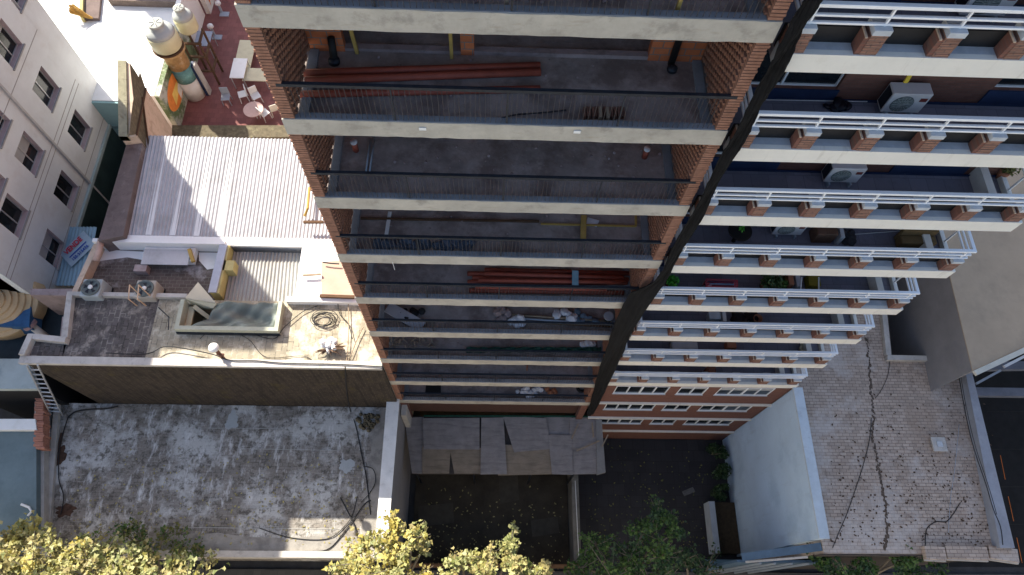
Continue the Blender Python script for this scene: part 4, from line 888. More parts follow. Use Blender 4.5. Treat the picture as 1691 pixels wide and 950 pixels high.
MB().bar((tb.x+.68, tb.y+.1, rz+.0), (tb.x+.6, tb.y+.15, rz+2.1), .14, .35).build('dark_prop', NAVY, tt)
MB().bar((tb.x+.80, tb.y+.1, rz+.05), (tb.x+.72, tb.y+.15, rz+2.1), .08, .35).build('pale_flange', PARAP, tt)
def tank(x, y, z, r, h, label):
    o = thing('water_tank', label, 'water tank', (x, y, z), 'water tanks above the red terrace')
    MB().lathe((x, y, z), [(r*.86, 0), (r*.98, .1), (r, h*.5), (r*.95, h*.62)], 30).build('body', TANKM, o, smooth=True)
    MB().lathe((x, y, z+h*.62), [(r*.955, 0), (r*.85, h*.12), (r*.6, h*.2), (r*.5, h*.22), (r*.5, h*.35)], 30).build('shoulder', TANKL, o, smooth=True)
    MB().lathe((x, y, z+h*.97), [(r*.52, 0), (r*.52, .07), (r*.45, .1)], 24).build('lid', mat('dusty_lid', (.45, .46, .41), .15, .8, 5), o, smooth=True)
    mb = MB()
    for k in range(6): a = k*1.047; mb.bar((x+.1*r*math.cos(a), y+.1*r*math.sin(a), z+h*.97+.105), (x+.4*r*math.cos(a), y+.4*r*math.sin(a), z+h*.97+.105), .04, .02)
    mb.build('lid_ribs', IRON, o)
tank(tb.x, tb.y, rz+3.42, .70, 1.4, 'larger cream water tank with a ribbed grey lid on the painted column')
MB().lathe((tb.x, tb.y, rz+3.38), [(.74, 0), (.74, .06), (.7, .06)], 30).build('tank_ring', DWOOD, tt, smooth=True)
tank(tb.x+.65, tb.y+1.35, rz+3.2, .5, 1.3, 'smaller cream water tank behind the larger tank')
sf = thing('tank_scaffold', 'dark timber frame carrying the smaller water tank', 'frame', (tb.x+.8, tb.y+1.2, rz))
mb = MB()
for dx in (.35, 1.15):
    for dy in (.7, 1.6): mb.bar((tb.x+dx, tb.y+dy, rz), (tb.x+dx, tb.y+dy, rz+3.0), .09)
for z in (1.0, 2.0, 2.9): mb.bar((tb.x+.35, tb.y+.7, rz+z), (tb.x+1.25, tb.y+.7, rz+z), .1); mb.bar((tb.x+1.15, tb.y+.7, rz+z), (tb.x+1.15, tb.y+1.6, rz+z), .1)
mb.build('posts', DWOOD, sf)
# terrace bits
def tbl(px0, py0, px1, py1, z, m, label, name, cat='table', leg=.6, lx=True):
    a, b = at(px0, py0, rz+z), at(px1, py1, rz+z); o = thing(name, label, cat, ((a.x+b.x)/2, (a.y+b.y)/2, rz))
    x0, x1, y0, y1 = min(a.x, b.x), max(a.x, b.x), min(a.y, b.y), max(a.y, b.y)
    box('top', m, o, x0, x1, y0, y1, rz+z-.05, rz+z, bev=.008)
    for x in (x0+.04, x1-.08):
        for y in (y0+.04, y1-.08): box('leg', ALU, o, x, x+.04, y, y+.04, rz, rz+z-.05)
tbl(326, 51, 345, 76, 1.0, mat('blue_grey_top', (.30, .34, .42), .08, .7, 3), 'square blue-grey table on the red terrace beside the mural', 'square_table')
tbl(386, 96, 402, 129, .9, LIME, 'white narrow table at the sunlit edge of the red terrace', 'white_table')
tbl(396, 66, 412, 118, .5, CREAM, 'long cream bench at the sunlit edge of the red terrace', 'cream_bench', 'bench')
tbl(404, 112, 440, 134, .7, CREAM, 'low cream counter with clutter on the red terrace', 'low_counter', 'counter')
def tchair(px, py, m, label, rot):
    p = at(px, py, rz+.45); o = thing('plastic_chair', label, 'chair', (p.x, p.y, rz), 'chairs on the red terrace')
    c, s = math.cos(rot), math.sin(rot); T = lambda x, y, z: (p.x + c*x - s*y, p.y + s*x + c*y, rz + z)
    MB().obox(T(0,0,.43), (c*.22, s*.22, 0), (-s*.22, c*.22, 0), (0,0,.02)).build('seat', m, o, bev=.02)
    MB().obox(T(0,.22,.68), (c*.21, s*.21, 0), (-s*.02, c*.02, .01), (0,0,.22)).build('backrest', m, o, bev=.015)
    for i in (-1, 1):
        for j in (-1, 1): MB().bar(T(.18*i, .18*j, .41), T(.21*i, .21*j, 0), .035).build('leg', m, o)
tchair(372, 160, GPVC, 'grey chair standing alone on the red terrace', .1)
tchair(400, 155, PVC, 'white chair nearest the grey chair on the red terrace', -1.2)
tchair(422, 158, PVC, 'white chair left of the sunlit white chair on the red terrace', .6)
tchair(436, 186, PVC, 'white chair nearest the terrace parapet', 2.4)
tchair(452, 178, mat('cream_plastic', (.66, .62, .52), .05, .5, 3), 'cream chair by the brick wall end on the red terrace', -2.7)
p = at(418, 180, rz+.75); ot = thing('round_table', 'round glass-topped table with wire rim on the red terrace', 'table', (p.x, p.y, rz))
MB().lathe((p.x, p.y, rz+.70), [(.5, 0), (.5, .03)], 28).build('top', mat('rosy_top', (.5, .34, .30), .1, .6, 3), ot); MB().tube([(p.x, p.y, rz), (p.x, p.y, rz+.7)], .03, 8).build('leg', PVC, ot)
for i, (x, y, s) in enumerate(((366, 17, 'farther'), (354, 55, 'nearer'))):
    p = at(x, y+3, rz); o = thing('roof_vent', s + ' small white-capped vent on the red terrace', 'vent', tuple(p), 'small vents on the red terrace')
    MB().lathe(p, [(.08, 0), (.07, .5)], 12).build('pipe', GPVC, o); MB().lathe(p+Vector((0,0,.5)), [(.08, 0), (.17, .08), (.15, .2), (.04, .26)], 14).build('cap', PVC, o, smooth=True)
    box('vent_base', GPVC, o, p.x-.05, p.x+.45, p.y-.35, p.y-.02, rz, rz+.05)
# top left: straw broom and alcove on the white roof
al2 = thing('roof_alcove', 'brown recessed alcove on the white roof at the top edge', 'alcove', (-20, 22, 9.6))
P = [at(x, y, 9.75) for x, y in ((138,-40),(170,-40),(163,31),(136,31))]; MB().prism(P, 9.6, 9.78).build('floor', mat('brown_recess', (.16, .12, .11), .2, .9, 2), al2)
P = [at(x, y, 9.9) for x, y in ((130,-40),(138,-40),(137,30),(133,30))]; MB().prism(P, 9.6, 9.95).build('yellow_jamb', YELLOW, al2)
P = [at(x, y, 10) for x, y in ((176,-30),(305,-30),(305,4),(178,0))]; tag(MB().prism(P, 9.6, 10).build('brown_parapet', mat('brown_coping', (.19, .15, .13), .2, .9, 3)), 'brown parapet on the white roof along the top edge', 'parapet')
mb = MB()
for k in range(60):
    a = at(150+random.uniform(-3, 3), 30+random.uniform(-1, 1), 9.8); b = at(116+random.uniform(-4, 6), 12+random.uniform(-5, 10), 10.1+random.uniform(0, .2)); mb.tube([a, b], .025, 4)
tag(mb.build('straw_bundle', mat('straw', (.5, .3, .08), .25, .9, 6)), 'bundle of golden straw poking out onto the white roof', 'straw')
# ------------------------------------------------------------------ things on the unfinished floors
FZ = lambda k: 29 - 2.8*k + .22
def rod(k, a, b, r, m, label, name, cat, group=None, dz=0., n=12):
    z = FZ(k) + r + dz + .005; p, q = at(*a, z), at(*b, z)
    o = MB().tube([p, q], r, n).build(name, m, smooth=True); return tag(o, label, cat, group)
G1 = 'oxide red pipes stored on the unfinished floors'
rod(1, (502,121), (892,109), .085, PIPE, 'rear long red pipe on the upper open balcony', 'steel_pipe', 'pipe', G1)
rod(1, (504,133), (893,119), .085, PIPE, 'second long red pipe directly in front of the rear one on the upper open balcony', 'steel_pipe', 'pipe', G1)
rod(1, (496,156), (892,147), .075, PIPE, 'red pipe lying just behind the guard rail of the upper open balcony', 'steel_pipe', 'pipe', G1)
for i, (a, b, dz) in enumerate((((800,446),(1040,452),0), ((772,452),(1030,458),0), ((780,459),(1038,462),0), ((772,466),(1036,467),0), ((785,474),(1002,478),.14), ((775,480),(1030,484),0), ((800,452),(1030,459),.15), ((790,463),(1035,466),.15))):
    rod(4, a, b, .075, PIPE, ['pipe against the wall in the red pipe stack', 'second pipe from the wall in the red pipe stack', 'third pipe from the wall in the red pipe stack', 'fourth pipe from the wall in the red pipe stack', 'topmost front pipe of the red pipe stack', 'pipe nearest the rail in the red pipe stack', 'upper rear pipe of the red pipe stack', 'upper middle pipe of the red pipe stack'][i], 'steel_pipe', 'pipe', G1, dz)
z = FZ(4)+.34; tag(MB().bar(at(950, 447, z), at(950, 472, z), .2, .02).build('blue_strap', mat('pale_blue_strap', (.25, .42, .50), .15, .6, 4)), 'pale blue strap laid over the red pipe stack', 'strap')
for i, (x, y) in enumerate(((588,243), (1064,254))):
    p = at(x, y+6, FZ(2)); o = thing('pipe_stub', ['left', 'right'][i] + ' capped red pipe stub rising from the second open floor', 'pipe stub', tuple(p), 'pipe stubs on the second open floor')
    MB().tube([p, p+Vector((0,0,.32))], .07, 14).build('pipe', PIPE, o, smooth=True); MB().lathe(p+Vector((0,0,.32)), [(.085, 0), (.085, .04), (.02, .05)], 14).build('cap', BAG, o, smooth=True)
rod(2, (611,229), (604,286), .022, GPVC, 'left of two grey conduits on the second open floor', 'conduit', 'conduit', 'conduits on the second open floor')
rod(2, (618,229), (610,286), .022, GPVC, 'right of two grey conduits on the second open floor', 'conduit', 'conduit', 'conduits on the second open floor')
def plank(k, a, b, w, t, m, label, name='plank', cat='plank', dz=0.):
    z = FZ(k) + t/2 + dz + .004; return tag(MB().bar(at(*a, z), at(*b, z), w, t).build(name, m, bev=.004), label, cat)
plank(3, (644,350), (638,388), .1, .04, PVC, 'short white board on the third open floor')
plank(3, (596,361), (890,366), .06, .06, DWOOD, 'long dark timber along the third open floor')
plank(3, (964,356), (963,398), .16, .05, WOODY, 'yellow plank pointing out of the third open floor', dz=.07)
plank(3, (893,370), (1050,374), .05, .05, WOODY, 'thin yellow batten right of the dark timber')
plank(3, (1050,354), (1050,374), .06, .05, WOODY, 'short yellow batten near the right wing wall')
z = FZ(3)+.02; p = at(978, 367, z); tag(MB().obox(p, (.16,-.05,0), (.04,.1,.0), (0,0,.012)).build('paper_sheet', BAG), 'crumpled paper on the third open floor', 'paper')
def heap(k, x0, x1, y0, y1, n, m, label, name, cat, s=(.06, .16), flat=.6, group=None):
    mb = MB()
    for i in range(n):
        p = at(random.uniform(x0, x1), random.uniform(y0, y1), FZ(k)+.02)
        r = random.uniform(*s); ax = Vector((random.uniform(-.6, .6), random.uniform(-.6, .6), 1))
        mb.lathe(p + Vector((0, 0, r*flat*.5)), [(r*.2, -r*flat), (r*.8, -r*flat*.6), (r, 0), (r*.75, r*flat*.6), (r*.2, r*flat*.8)], 7, ax)
    return tag(mb.build(name, m), label, cat, group)
heap(3, 622, 780, 401, 408, 60, BTARP, 'low crumpled blue tarpaulin behind the rail of the third open floor', 'blue_tarpaulin', 'tarpaulin', (.08, .2), .25)
heap(5, 655, 700, 512, 535, 8, BLACK, 'dark rubber bags at the left end of the fifth open floor', 'rubble_bag', 'bag', (.1, .2))
plank(5, (640,507), (698,540), .42, .05, mat('grey_board', (.38, .38, .40), .1, .8, 3), 'broad grey board lying aslant on the fifth open floor', dz=.12)
heap(5, 840, 868, 526, 540, 8, BAG, 'white rubble bag in the middle of the fifth open floor', 'rubble_bag', 'bag', (.1, .22), .7)
heap(5, 918, 950, 515, 532, 9, BAG, 'white rubble bag right of the middle on the fifth open floor', 'rubble_bag', 'bag', (.1, .2), .7)
heap(5, 822, 842, 512, 530, 7, PINKW, 'brown sack against the timber prop on the fifth open floor', 'rubble_sack', 'sack', (.12, .22), .7)
for i, (a, b, m) in enumerate((((846,520),(1010,531),WOOD), ((860,526),(1020,537),GPVC), ((880,533),(1010,540),DWOOD))): rod(5, a, b, .035, m, ['pale', 'grey', 'dark'][i] + ' long pipe among the bags on the fifth open floor', 'loose_pipe', 'pipe', None, .05)
p = at(1003, 528, FZ(5)); o = thing('paint_bucket', 'dark round bucket near the netting on the fifth open floor', 'bucket', tuple(p)); MB().lathe(p, [(.14, 0), (.17, .32), (.15, .32), (.13, .05)], 18).build('body', BLACK, o, smooth=True)
MB().lathe(p, [(.172, .3), (.18, .31), (.172, .33)], 18).build('rim', GPVC, o)
heap(5, 950, 990, 515, 535, 8, mat('blue_grey_bag', (.12, .17, .22), .2, .7, 5), 'blue-grey bag beside the bucket on the fifth open floor', 'rubble_bag', 'bag', (.1, .2), .6)
mb = MB()
for i in range(60):
    p = at(random.uniform(640, 715), random.uniform(560, 574), FZ(6)+.05); q = p + Vector((random.uniform(-.25, .25), random.uniform(-.2, .2), random.uniform(0, .35))); mb.bar(p, q, .03, .015)
tag(mb.build('timber_scraps', mat('pale_wood_scrap', (.30, .26, .21), .2, .9, 5)), 'heap of pale timber scraps at the left of the sixth open floor', 'timber')
gr = [[tuple(at(770+j*6.0, 574+i*2.2, FZ(6)+.1) + Vector((0, 0, .05*math.sin(j*1.7+i)+random.uniform(0, .06)))) for j in range(38)] for i in range(5)]
tag(MB().sheet(gr).build('green_netting', mat('dark_green_net', (.012, .055, .04), .3, .8, 5), solid=.01), 'dark green netting spread along the right of the sixth open floor', 'netting')
heap(6, 962, 980, 567, 570, 22, BAG, 'white bags at the right end of the sixth open floor', 'rubble_bag', 'bag', (.08, .16), .6)
heap(8, 852, 905, 641, 655, 18, BAG, 'pile of white rubble bags behind the rail of the lowest open floor', 'rubble_bag', 'bag', (.1, .2), .7)
heap(8, 900, 920, 641, 650, 8, TERRAC, 'reddish brick rubble beside the white bags on the lowest open floor', 'brick_rubble', 'rubble', (.06, .14), .7)
p = at(960, 641, FZ(8)); tag(MB().lathe(p, [(.22, 0), (.26, .06), (.22, .12), (.12, .12), (.12, 0)], 20).build('black_tyre', BLACK, smooth=True), 'black ring-shaped tyre at the right of the lowest open floor', 'tyre')
z = FZ(8)+.03; P = [at(x, y, z) for x, y in ((704,634),(728,634),(728,650),(702,650))]; tag(MB().prism(P, z-.02, z+.02).build('hole_shade_sheet', BLACK), 'black sheet painted as the shade of a floor hole on the lowest open floor', 'board')  # flat black colour paints the darkness of an open hole
plank(8, (700,650), (730,651), .07, .06, WOOD, 'thin pale plank in front of the dark floor hole')
rod(7, (870,612), (871,600), .03, TERRAC, 'single rusty rod standing out on the seventh open floor', 'rusty_rod', 'rod')
# level 1 loose things
mb = MB()
for i in range(15):
    p = at(965+i*4.6+random.uniform(-1, 1), 187+random.uniform(-1, 1), FZ(1)+.06); mb.obox(p, (.02, 0, 0), (0, .12, 0), (0, 0, .055))
tag(mb.build('brick_row', mat('dark_brick', (.17, .085, .06), .3, .9, 5)), 'row of leaning dark bricks behind the upper guard rail', 'bricks')
mb = MB(); mb.obox(at(991, 188, FZ(1)+.1), (.03, 0, 0), (0, .13, 0), (0, 0, .07)); mb.obox(at(1003, 189, FZ(1)+.1), (.03, 0, 0), (0, .13, 0), (0, 0, .07))
tag(mb.build('pale_bricks', WOOD), 'two pale upright bricks standing in the dark brick row', 'bricks')
cable([at(822, 197, FZ(1)+.03), at(850, 190, FZ(1)+.03), at(900, 186, FZ(1)+.05), at(935, 182, FZ(1)+.04)], .014, 'bent dark reinforcing bar left of the brick row', IRON, 'reinforcing_bar', 'bar')
for i, (a, b, m, lb) in enumerate((((590,88),(582,50),WOODY,'left yellow timber prop in the uppermost full opening'), ((746,96),(744,55),WOODY,'slim yellow timber prop left of the middle block pier'))):
    p = at(*a, FZ(1)+.01); tag(MB().bar(p, p + Vector((-.12 if i == 0 else 0, .1, 2.5)), .07, .07).build('timber_prop', m), lb, 'prop', 'timber props')
for i, x in enumerate((836, 1113)):
    p = at(x, 6, FZ(0)+.01); tag(MB().bar((p.x, .3, FZ(0)+.01), (p.x, .32, FZ(0)+2.55), .07, .07).build('timber_prop', WOOD if i == 0 else WOODY), ['grey-brown prop at the front of the top floor', 'yellow prop at the front of the top floor'][i], 'prop', 'timber props')
p = at(1108, 106, FZ(1)); dpp = thing('downpipe', 'black soil pipe stub against the right block pier of the upper open balcony', 'pipe', (p.x, 1.9, FZ(1)))
MB().tube([(p.x, 1.92, FZ(1)), (p.x, 1.92, FZ(1)+2.55)], .075, 12).build('pipe', BLACK, dpp, smooth=True); MB().lathe((p.x, 1.75, FZ(1)), [(.11, 0), (.11, .08), (.06, .12)], 14).build('collar', IRON, dpp, smooth=True)
p = at(553, 100, FZ(1)); dpp = thing('downpipe', 'black soil pipe stub beside the left block pier of the upper open balcony', 'pipe', (p.x, 1.9, FZ(1)))
MB().tube([(p.x, 1.7, FZ(1)), (p.x, 1.9, FZ(1)+.5)], .08, 12).build('pipe', BLACK, dpp, smooth=True); MB().lathe((p.x, 1.7, FZ(1)), [(.12, 0), (.12, .08), (.06, .12)], 14).build('collar', IRON, dpp, smooth=True)
for k in (0, 1, 3, 6, 7):
    heap(k, 560 + 20*k, 1000-12*k, *( (84, 190) if k == 1 else (0, 8) if k == 0 else (356, 395) if k == 3 else (562, 574) if k == 6 else (606, 618)), 26, PINKW, ['scattered small rubble on the top floor', 'scattered mortar crumbs on the upper open balcony', '', 'scattered mortar crumbs on the third open floor', '', '', 'scattered crumbs on the sixth open floor', 'scattered crumbs on the seventh open floor'][k], 'mortar_crumbs', 'rubble', (.012, .04), .6)
heap(2, 640, 1100, 232, 300, 46, PINKW, 'scattered dark crumbs on the second open floor', 'mortar_crumbs', 'rubble', (.012, .045), .6)
# window opening plates stuck on the beams
for k, x, y in ((1, 698, 213), (1, 953, 218)):
    p = aty(x, y, -.012); tag(MB().box(p.x-.07, p.x+.07, -.022, -.008, p.z-.04, p.z+.04).build('paper_tag', PVC), ['left', 'right'][x > 800] + ' white paper tag stuck on the first beam below the top', 'tag', 'paper tags on the beam')
tag(MB().tube([aty(648, 433, -.012), aty(652, 446, -.012)], .008, 4).build('drip_wire', PVC), 'thin pale wire hanging under the third beam', 'wire')
# ------------------------------------------------------------------ things on the right balconies
RZ = lambda k: 29 - .66 - 2.66*k + .26
def ac(px, py, k, label, y=None):
    p = at(px, py, RZ(k)); y1 = 1.40; y0 = y1-.32; x = p.x; z = RZ(k)+.13
    o = thing('air_conditioner', label, 'air conditioner', (x, y0, RZ(k)), 'air conditioner units on the balconies')
    box('case', BODY, o, x-.42, x+.42, y0, y1, z, z+.58, bev=.015)
    MB().lathe((x-.1, y0-.004, z+.28), [(.235, 0), (.235, .006), (.2, .012)], 30, (0,-1,0)).build('fan_grille', GRILL, o)
    mb = MB()
    for j in range(9): t = -.2+.05*j; hw = math.sqrt(max(.22**2-t*t, .001)); mb.box(x-.1-hw, x-.1+hw, y0-.022, y0-.014, z+.28+t-.004, z+.28+t+.004)
    for j in range(8):
        a = j*math.pi/8; mb.bar((x-.1-.22*math.cos(a), y0-.026, z+.28-.22*math.sin(a)), (x-.1+.22*math.cos(a), y0-.026, z+.28+.22*math.sin(a)), .007)
    mb.build('grille_bars', mat('grille_bar', (.36, .38, .36), .1, .5, 4), o)
    box('badge', BADGE, o, x+.22, x+.37, y0-.008, y0-.002, z+.36, z+.46)
    box('side_panel', IRON, o, x-.425, x-.421, y0+.03, y1-.03, z+.05, z+.53)
    for dx in (-.27, .27): box('foot', GPVC, o, x+dx-.025, x+dx+.025, y0-.06, y1, RZ(k)+.002, z)
    return o
ac(1607, 20, 0, 'air conditioner unit cut by the top edge of the picture')
ac(1475, 178, 1, 'large air conditioner unit on the balcony second from the top')
ac(1382, 303, 2, 'air conditioner unit on the third balcony, right under the fascia')
ac(1295, 392, 3, 'mostly hidden air conditioner unit on the fourth balcony')
tag(MB().bar((12.6, 1.49, RZ(1)+1.9), (12.6, 1.30, RZ(1)+.8), .09, .03).build('yellow_strap', mat('yellow_paint', (.7, .5, .05), .1, .6, 4)), 'yellow gas pipe cover above the large air conditioner', 'pipe')
heapk = lambda k, x0, x1, y0, y1, n, m, label, name, cat, s, flat: None
def rheap(k, x0, x1, y0, y1, n, m, label, name, cat, s=(.06, .16), flat=.6):
    mb = MB()
    for i in range(n):
        p = at(random.uniform(x0, x1), random.uniform(y0, y1), RZ(k)+.02); r = random.uniform(*s)
        mb.lathe(p + Vector((0, 0, r*flat*.5)), [(r*.2, -r*flat), (r*.8, -r*flat*.6), (r, 0), (r*.75, r*flat*.6), (r*.2, r*flat*.8)], 9, (random.uniform(-.5, .5), random.uniform(-.5, .5), 1))
    return tag(mb.build(name, m, smooth=True), label, cat)
rheap(1, 1360, 1402, 172, 184, 9, mat('black_plastic_bag', (.012, .012, .02), .3, .4, 5), 'black plastic bag left of the large air conditioner', 'plastic_bag', 'bag', (.09, .17), .5)
# potted plants
def leaves(mb, c, n, rad, size, flat=1.0, seed=0, shell=.0):
    r = np.random.default_rng(seed); d = r.normal(size=(n, 3)); d /= np.linalg.norm(d, axis=1)[:, None]
    rr = r.uniform(shell, 1, n)**(1/2.2); P = d*rr[:, None]*np.array(rad) + np.array(c)
    for p in P:
        a = Vector(r.normal(size=3)).normalized(); b = a.cross(Vector(r.normal(size=3))).normalized(); s_ = size*r.uniform(.6, 1.3); nn_ = a.cross(b)
        p = Vector(p); mb.add([p - a*s_, p + b*s_*.5 + nn_*s_*.12, p + a*s_, p - b*s_*.5 + nn_*s_*.12], [(0,1,2,3)])
def pot_plant(k, px, py, lm, label, pr=.14, hh=.28, lr=.28, n=160, ls=.06):
    p = at(px, py, RZ(k)); o = thing('potted_plant', label, 'plant', tuple(p), 'potted plants on the balconies')
    MB().lathe(p, [(pr*.75, 0), (pr, hh), (pr*.85, hh), (pr*.8, hh*.85)], 18).build('pot', TERRAC, o, smooth=True)
    mb = MB(); leaves(mb, (p.x, p.y, p.z+hh+lr*.7), n, (lr, lr, lr*.8), ls, seed=px); mb.build('foliage', lm, o)
p = at(1211, 398, RZ(3)); o = thing('round_table', 'round black table with a small plant on the fourth balcony', 'table', tuple(p))
MB().lathe(p, [(.06, 0), (.04, .55), (.33, .56), (.33, .60)], 28).build('top', BLACK, o, smooth=False)
pp = p + Vector((0, 0, .6)); pl = thing('potted_plant', 'little green plant standing on the round black table', 'plant', tuple(pp), 'potted plants on the balconies')
mb = MB(); leaves(mb, pp+Vector((0,0,.1)), 40, (.08, .08, .08), .05, seed=3); mb.build('foliage', PLEAF, pl); MB().lathe(pp, [(.04, 0), (.05, .07)], 10).build('pot', BLACK, pl)
def rbox(k, a, b, h, m, label, name, cat, h0=0, bev=.01):
    p, q = at(*a, RZ(k)), at(*b, RZ(k)); return tag(box(name, m, None, min(p.x, q.x), max(p.x, q.x), min(p.y, q.y), max(p.y, q.y), RZ(k)+.003+h0, RZ(k)+.003+h0+h, bev=bev), label, cat)
rbox(3, (1335,383), (1372,402), .5, mat('brown_wood_cabinet', (.13, .07, .045), .2, .8, 4), 'brown wooden cabinet on the fourth balcony', 'cabinet', 'cabinet')
rbox(3, (1372,380), (1384,405), .45, GREYC, 'narrow pale divider beside the brown cabinet', 'divider', 'divider')
rheap(3, 1388, 1408, 384, 402, 10, mat('dark_cloth', (.05, .05, .055), .4, .9, 6, bump=.5), 'crumpled dark cloth right of the pale divider', 'cloth_heap', 'cloth', (.1, .18), .5)
so_ = thing('outdoor_sofa', 'L-shaped yellow-brown sofa on the fourth balcony', 'sofa', tuple(at(1500, 400, RZ(3))))
SOFA = mat('mustard_brown_cloth', (.15, .095, .04), .15, .9, 4)
a, b = at(1478, 412, RZ(3)), at(1532, 400, RZ(3)); box('seat', SOFA, so_, a.x, b.x, a.y, b.y, RZ(3)+.05, RZ(3)+.38, bev=.04); box('backrest', SOFA, so_, a.x, b.x, b.y, b.y+.12, RZ(3)+.05, RZ(3)+.6, bev=.03); box('corner_seat', SOFA, so_, b.x-.35, b.x, b.y+.12, b.y+.38, RZ(3)+.05, RZ(3)+.38, bev=.04)
pot_plant(4, 1105, 474, PLEAF, 'bright green potted plant by the netting on the fifth balcony', lr=.2)
dr = thing('drying_rack', 'clothes drying rack hung with dark blue and red clothes on the fifth balcony', 'drying rack', tuple(at(1192, 476, RZ(4))))
z = RZ(4)+.75; mb = MB()
for i in range(6): mb.bar(at(1166, 461+i*2.4, z), at(1218, 463+i*2.4, z), .02)
mb.bar(at(1166, 461, z), at(1166, 474, z), .02); mb.bar(at(1218, 463, z), at(1218, 476, z), .02)
for x, y in ((1167, 462), (1167, 472), (1217, 464), (1217, 475)): q_ = at(x, y, z); mb.bar(q_, (q_.x, q_.y, RZ(4)), .025)
mb.build('frame', mat('red_enamel', (.4, .05, .08), .1, .5, 4), dr)
for i, m in enumerate((mat('navy_cloth', (.015, .025, .06), .2, .9, 5), mat('pale_blue_cloth', (.18, .25, .38), .2, .9, 5), mat('black_cloth', (.012, .012, .015), .2, .9, 5))):
    P = [at(1168+i*4, 465+i*3.4, z+.02), at(1212, 466+i*3.4, z+.02)]; mb = MB()
    for s in (-1, 1): mb.add([P[0]+Vector((0,.0,.02)), P[1]+Vector((0,0,.02)), P[1]+Vector((0,.06*s,-.4)), P[0]+Vector((0,.06*s,-.4))], [(0,1,2,3)])
    mb.build('garment', m, dr, solid=.01)
pot_plant(4, 1262, 474, DLEAF, 'bushy dark potted plant left of the pale bench on the fifth balcony', .2, .3, .36, 260, .07)
pot_plant(4, 1280, 478, GLEAF, 'green potted plant just right of the bushy dark one on the fifth balcony', .16, .25, .25, 150, .06)
rbox(4, (1291,460), (1303,480), .45, TERRAC, 'terracotta planter box on the fifth balcony', 'planter_box', 'planter')
rbox(4, (1304,458), (1316,482), .4, GREYC, 'pale narrow bench beside the terracotta planter', 'pale_bench', 'bench')
rbox(4, (1326,460), (1349,480), .35, mat('olive_yellow_cloth', (.22, .17, .02), .15, .9, 4), 'olive yellow cushion between white rails on the fifth balcony', 'yellow_cushion', 'cushion', bev=.03)
mb = MB(); z = RZ(4)+.45; mb.bar(at(1324, 458, z), at(1322, 482, z), .03); mb.bar(at(1352, 458, z), at(1352, 482, z), .03); tag(mb.build('cushion_frame', WHITE), 'pair of thin white rails either side of the yellow cushion', 'frame')
rheap(5, 1210, 1245, 520, 536, 16, mat('dark_brown_cover', (.03, .022, .02), .3, .9, 5), 'dark covered furniture on the sixth balcony', 'furniture_cover', 'cover', (.12, .22), .6)
rbox(5, (1165,522), (1185,534), .4, GREYC, 'small grey stool on the sixth balcony', 'stool', 'stool')
rbox(5, (1188,520), (1196,536), .3, PVC, 'narrow pale box right of the grey stool', 'pale_box', 'box')
p = at(1248, 530, RZ(5)); tag(MB().lathe(p, [(.12, 0), (.16, .25), (.14, .25), (.1, .05)], 16).build('clay_pot', TERRAC, smooth=True), 'terracotta pot right of the dark cover on the sixth balcony', 'pot')
rbox(6, (1105,568), (1150,582), .3, BODY, 'white lounger on the seventh balcony', 'lounger', 'lounger', bev=.05)
rbox(6, (1195,568), (1212,580), .35, TERRAC, 'brown planter in the middle of the seventh balcony', 'planter_box', 'planter')
p = at(1324, 578, RZ(6)); tag(MB().lathe(p, [(.12, 0), (.17, .25), (.12, .25), (.1, .08)], 16).build('clay_pot', CREAM, smooth=True), 'round cream pot near the right end of the seventh balcony', 'pot')
rbox(7, (1160,614), (1172,626), .9, mat('brown_divider_paint', (.12, .05, .035), .2, .9, 4), 'brown divider pier on the lowest balcony', 'divider', 'divider')
for (k, a, b, w, lb) in ((1, (1262,165), (1432,168), .012, 'thin pale hose along the wall foot of the second balcony'), (2, (1422,275), (1495,287), .012, 'thin pale hose slanting from the third balcony unit'), (3, (1412,387), (1540,378), .012, 'thin line strung across the fourth balcony')):
    tag(MB().tube([at(*a, RZ(k)+.03), at(*b, RZ(k)+.05)], w, 5).build('hose', PVC), lb, 'hose')
pot_plant(2, 1650, 292, BRLEAF, 'brownish plant in the far right corner of the third balcony', .15, .3, .25, 120, .06)
# patio planter, bushes
plt = thing('patio_planter', 'long low planter with a white end wall beside the blue blind wall', 'planter', (16, -4.5, 0))
box('white_edge', mat('bluish_white_wall', (.38, .42, .46), .1, .9, 2), plt, 15.55, 15.85, -5.9, -3.4, .06, 1.0); box('soil', SOILP, plt, 15.86, 16.98, -5.9, -3.4, .06, .7)
def bush(name, c, rad, n, ls, lm, label, group, seed, cat='bush', stem=.0, nest=5):
    c = Vector(c); o = thing(name, label, cat, (c.x, c.y, max(0, c.z-rad[2]-stem)), group); mb = MB(); r = random.Random(seed)
    for i in range(nest):
        cc = c + Vector((r.uniform(-.6, .6)*rad[0], r.uniform(-.6, .6)*rad[1], r.uniform(-.4, .5)*rad[2])); k = r.uniform(.4, .65)
        leaves(mb, cc, n//nest, (rad[0]*k, rad[1]*k, rad[2]*k), ls, seed=seed*31+i)
    mb.build('foliage', lm, o); mb = MB()
    for i in range(4): mb.tube([(c.x, c.y, max(.05, c.z-rad[2]-stem)), c + Vector((r.uniform(-.4, .4)*rad[0], r.uniform(-.4, .4)*rad[1], rad[2]*.3))], [.035, .012], 5)
    mb.build('stem', BARK, o)
for i, (x, y, zc, r, lb) in enumerate(((16.3, -.8, .9, .6, 'dark bush in the inner corner of the patio'), (16.4, -1.8, .9, .55, 'dark bush halfway along the blue wall'), (16.3, -2.8, .8, .55, 'dark bush just before the white-edged planter'))):
    bush('patio_bush', (x, y, zc), (r, r*.9, .8), 900, .07, DLEAF, lb, 'bushes along the blue wall', 40+i)
cn = at(1240, 695, 9)
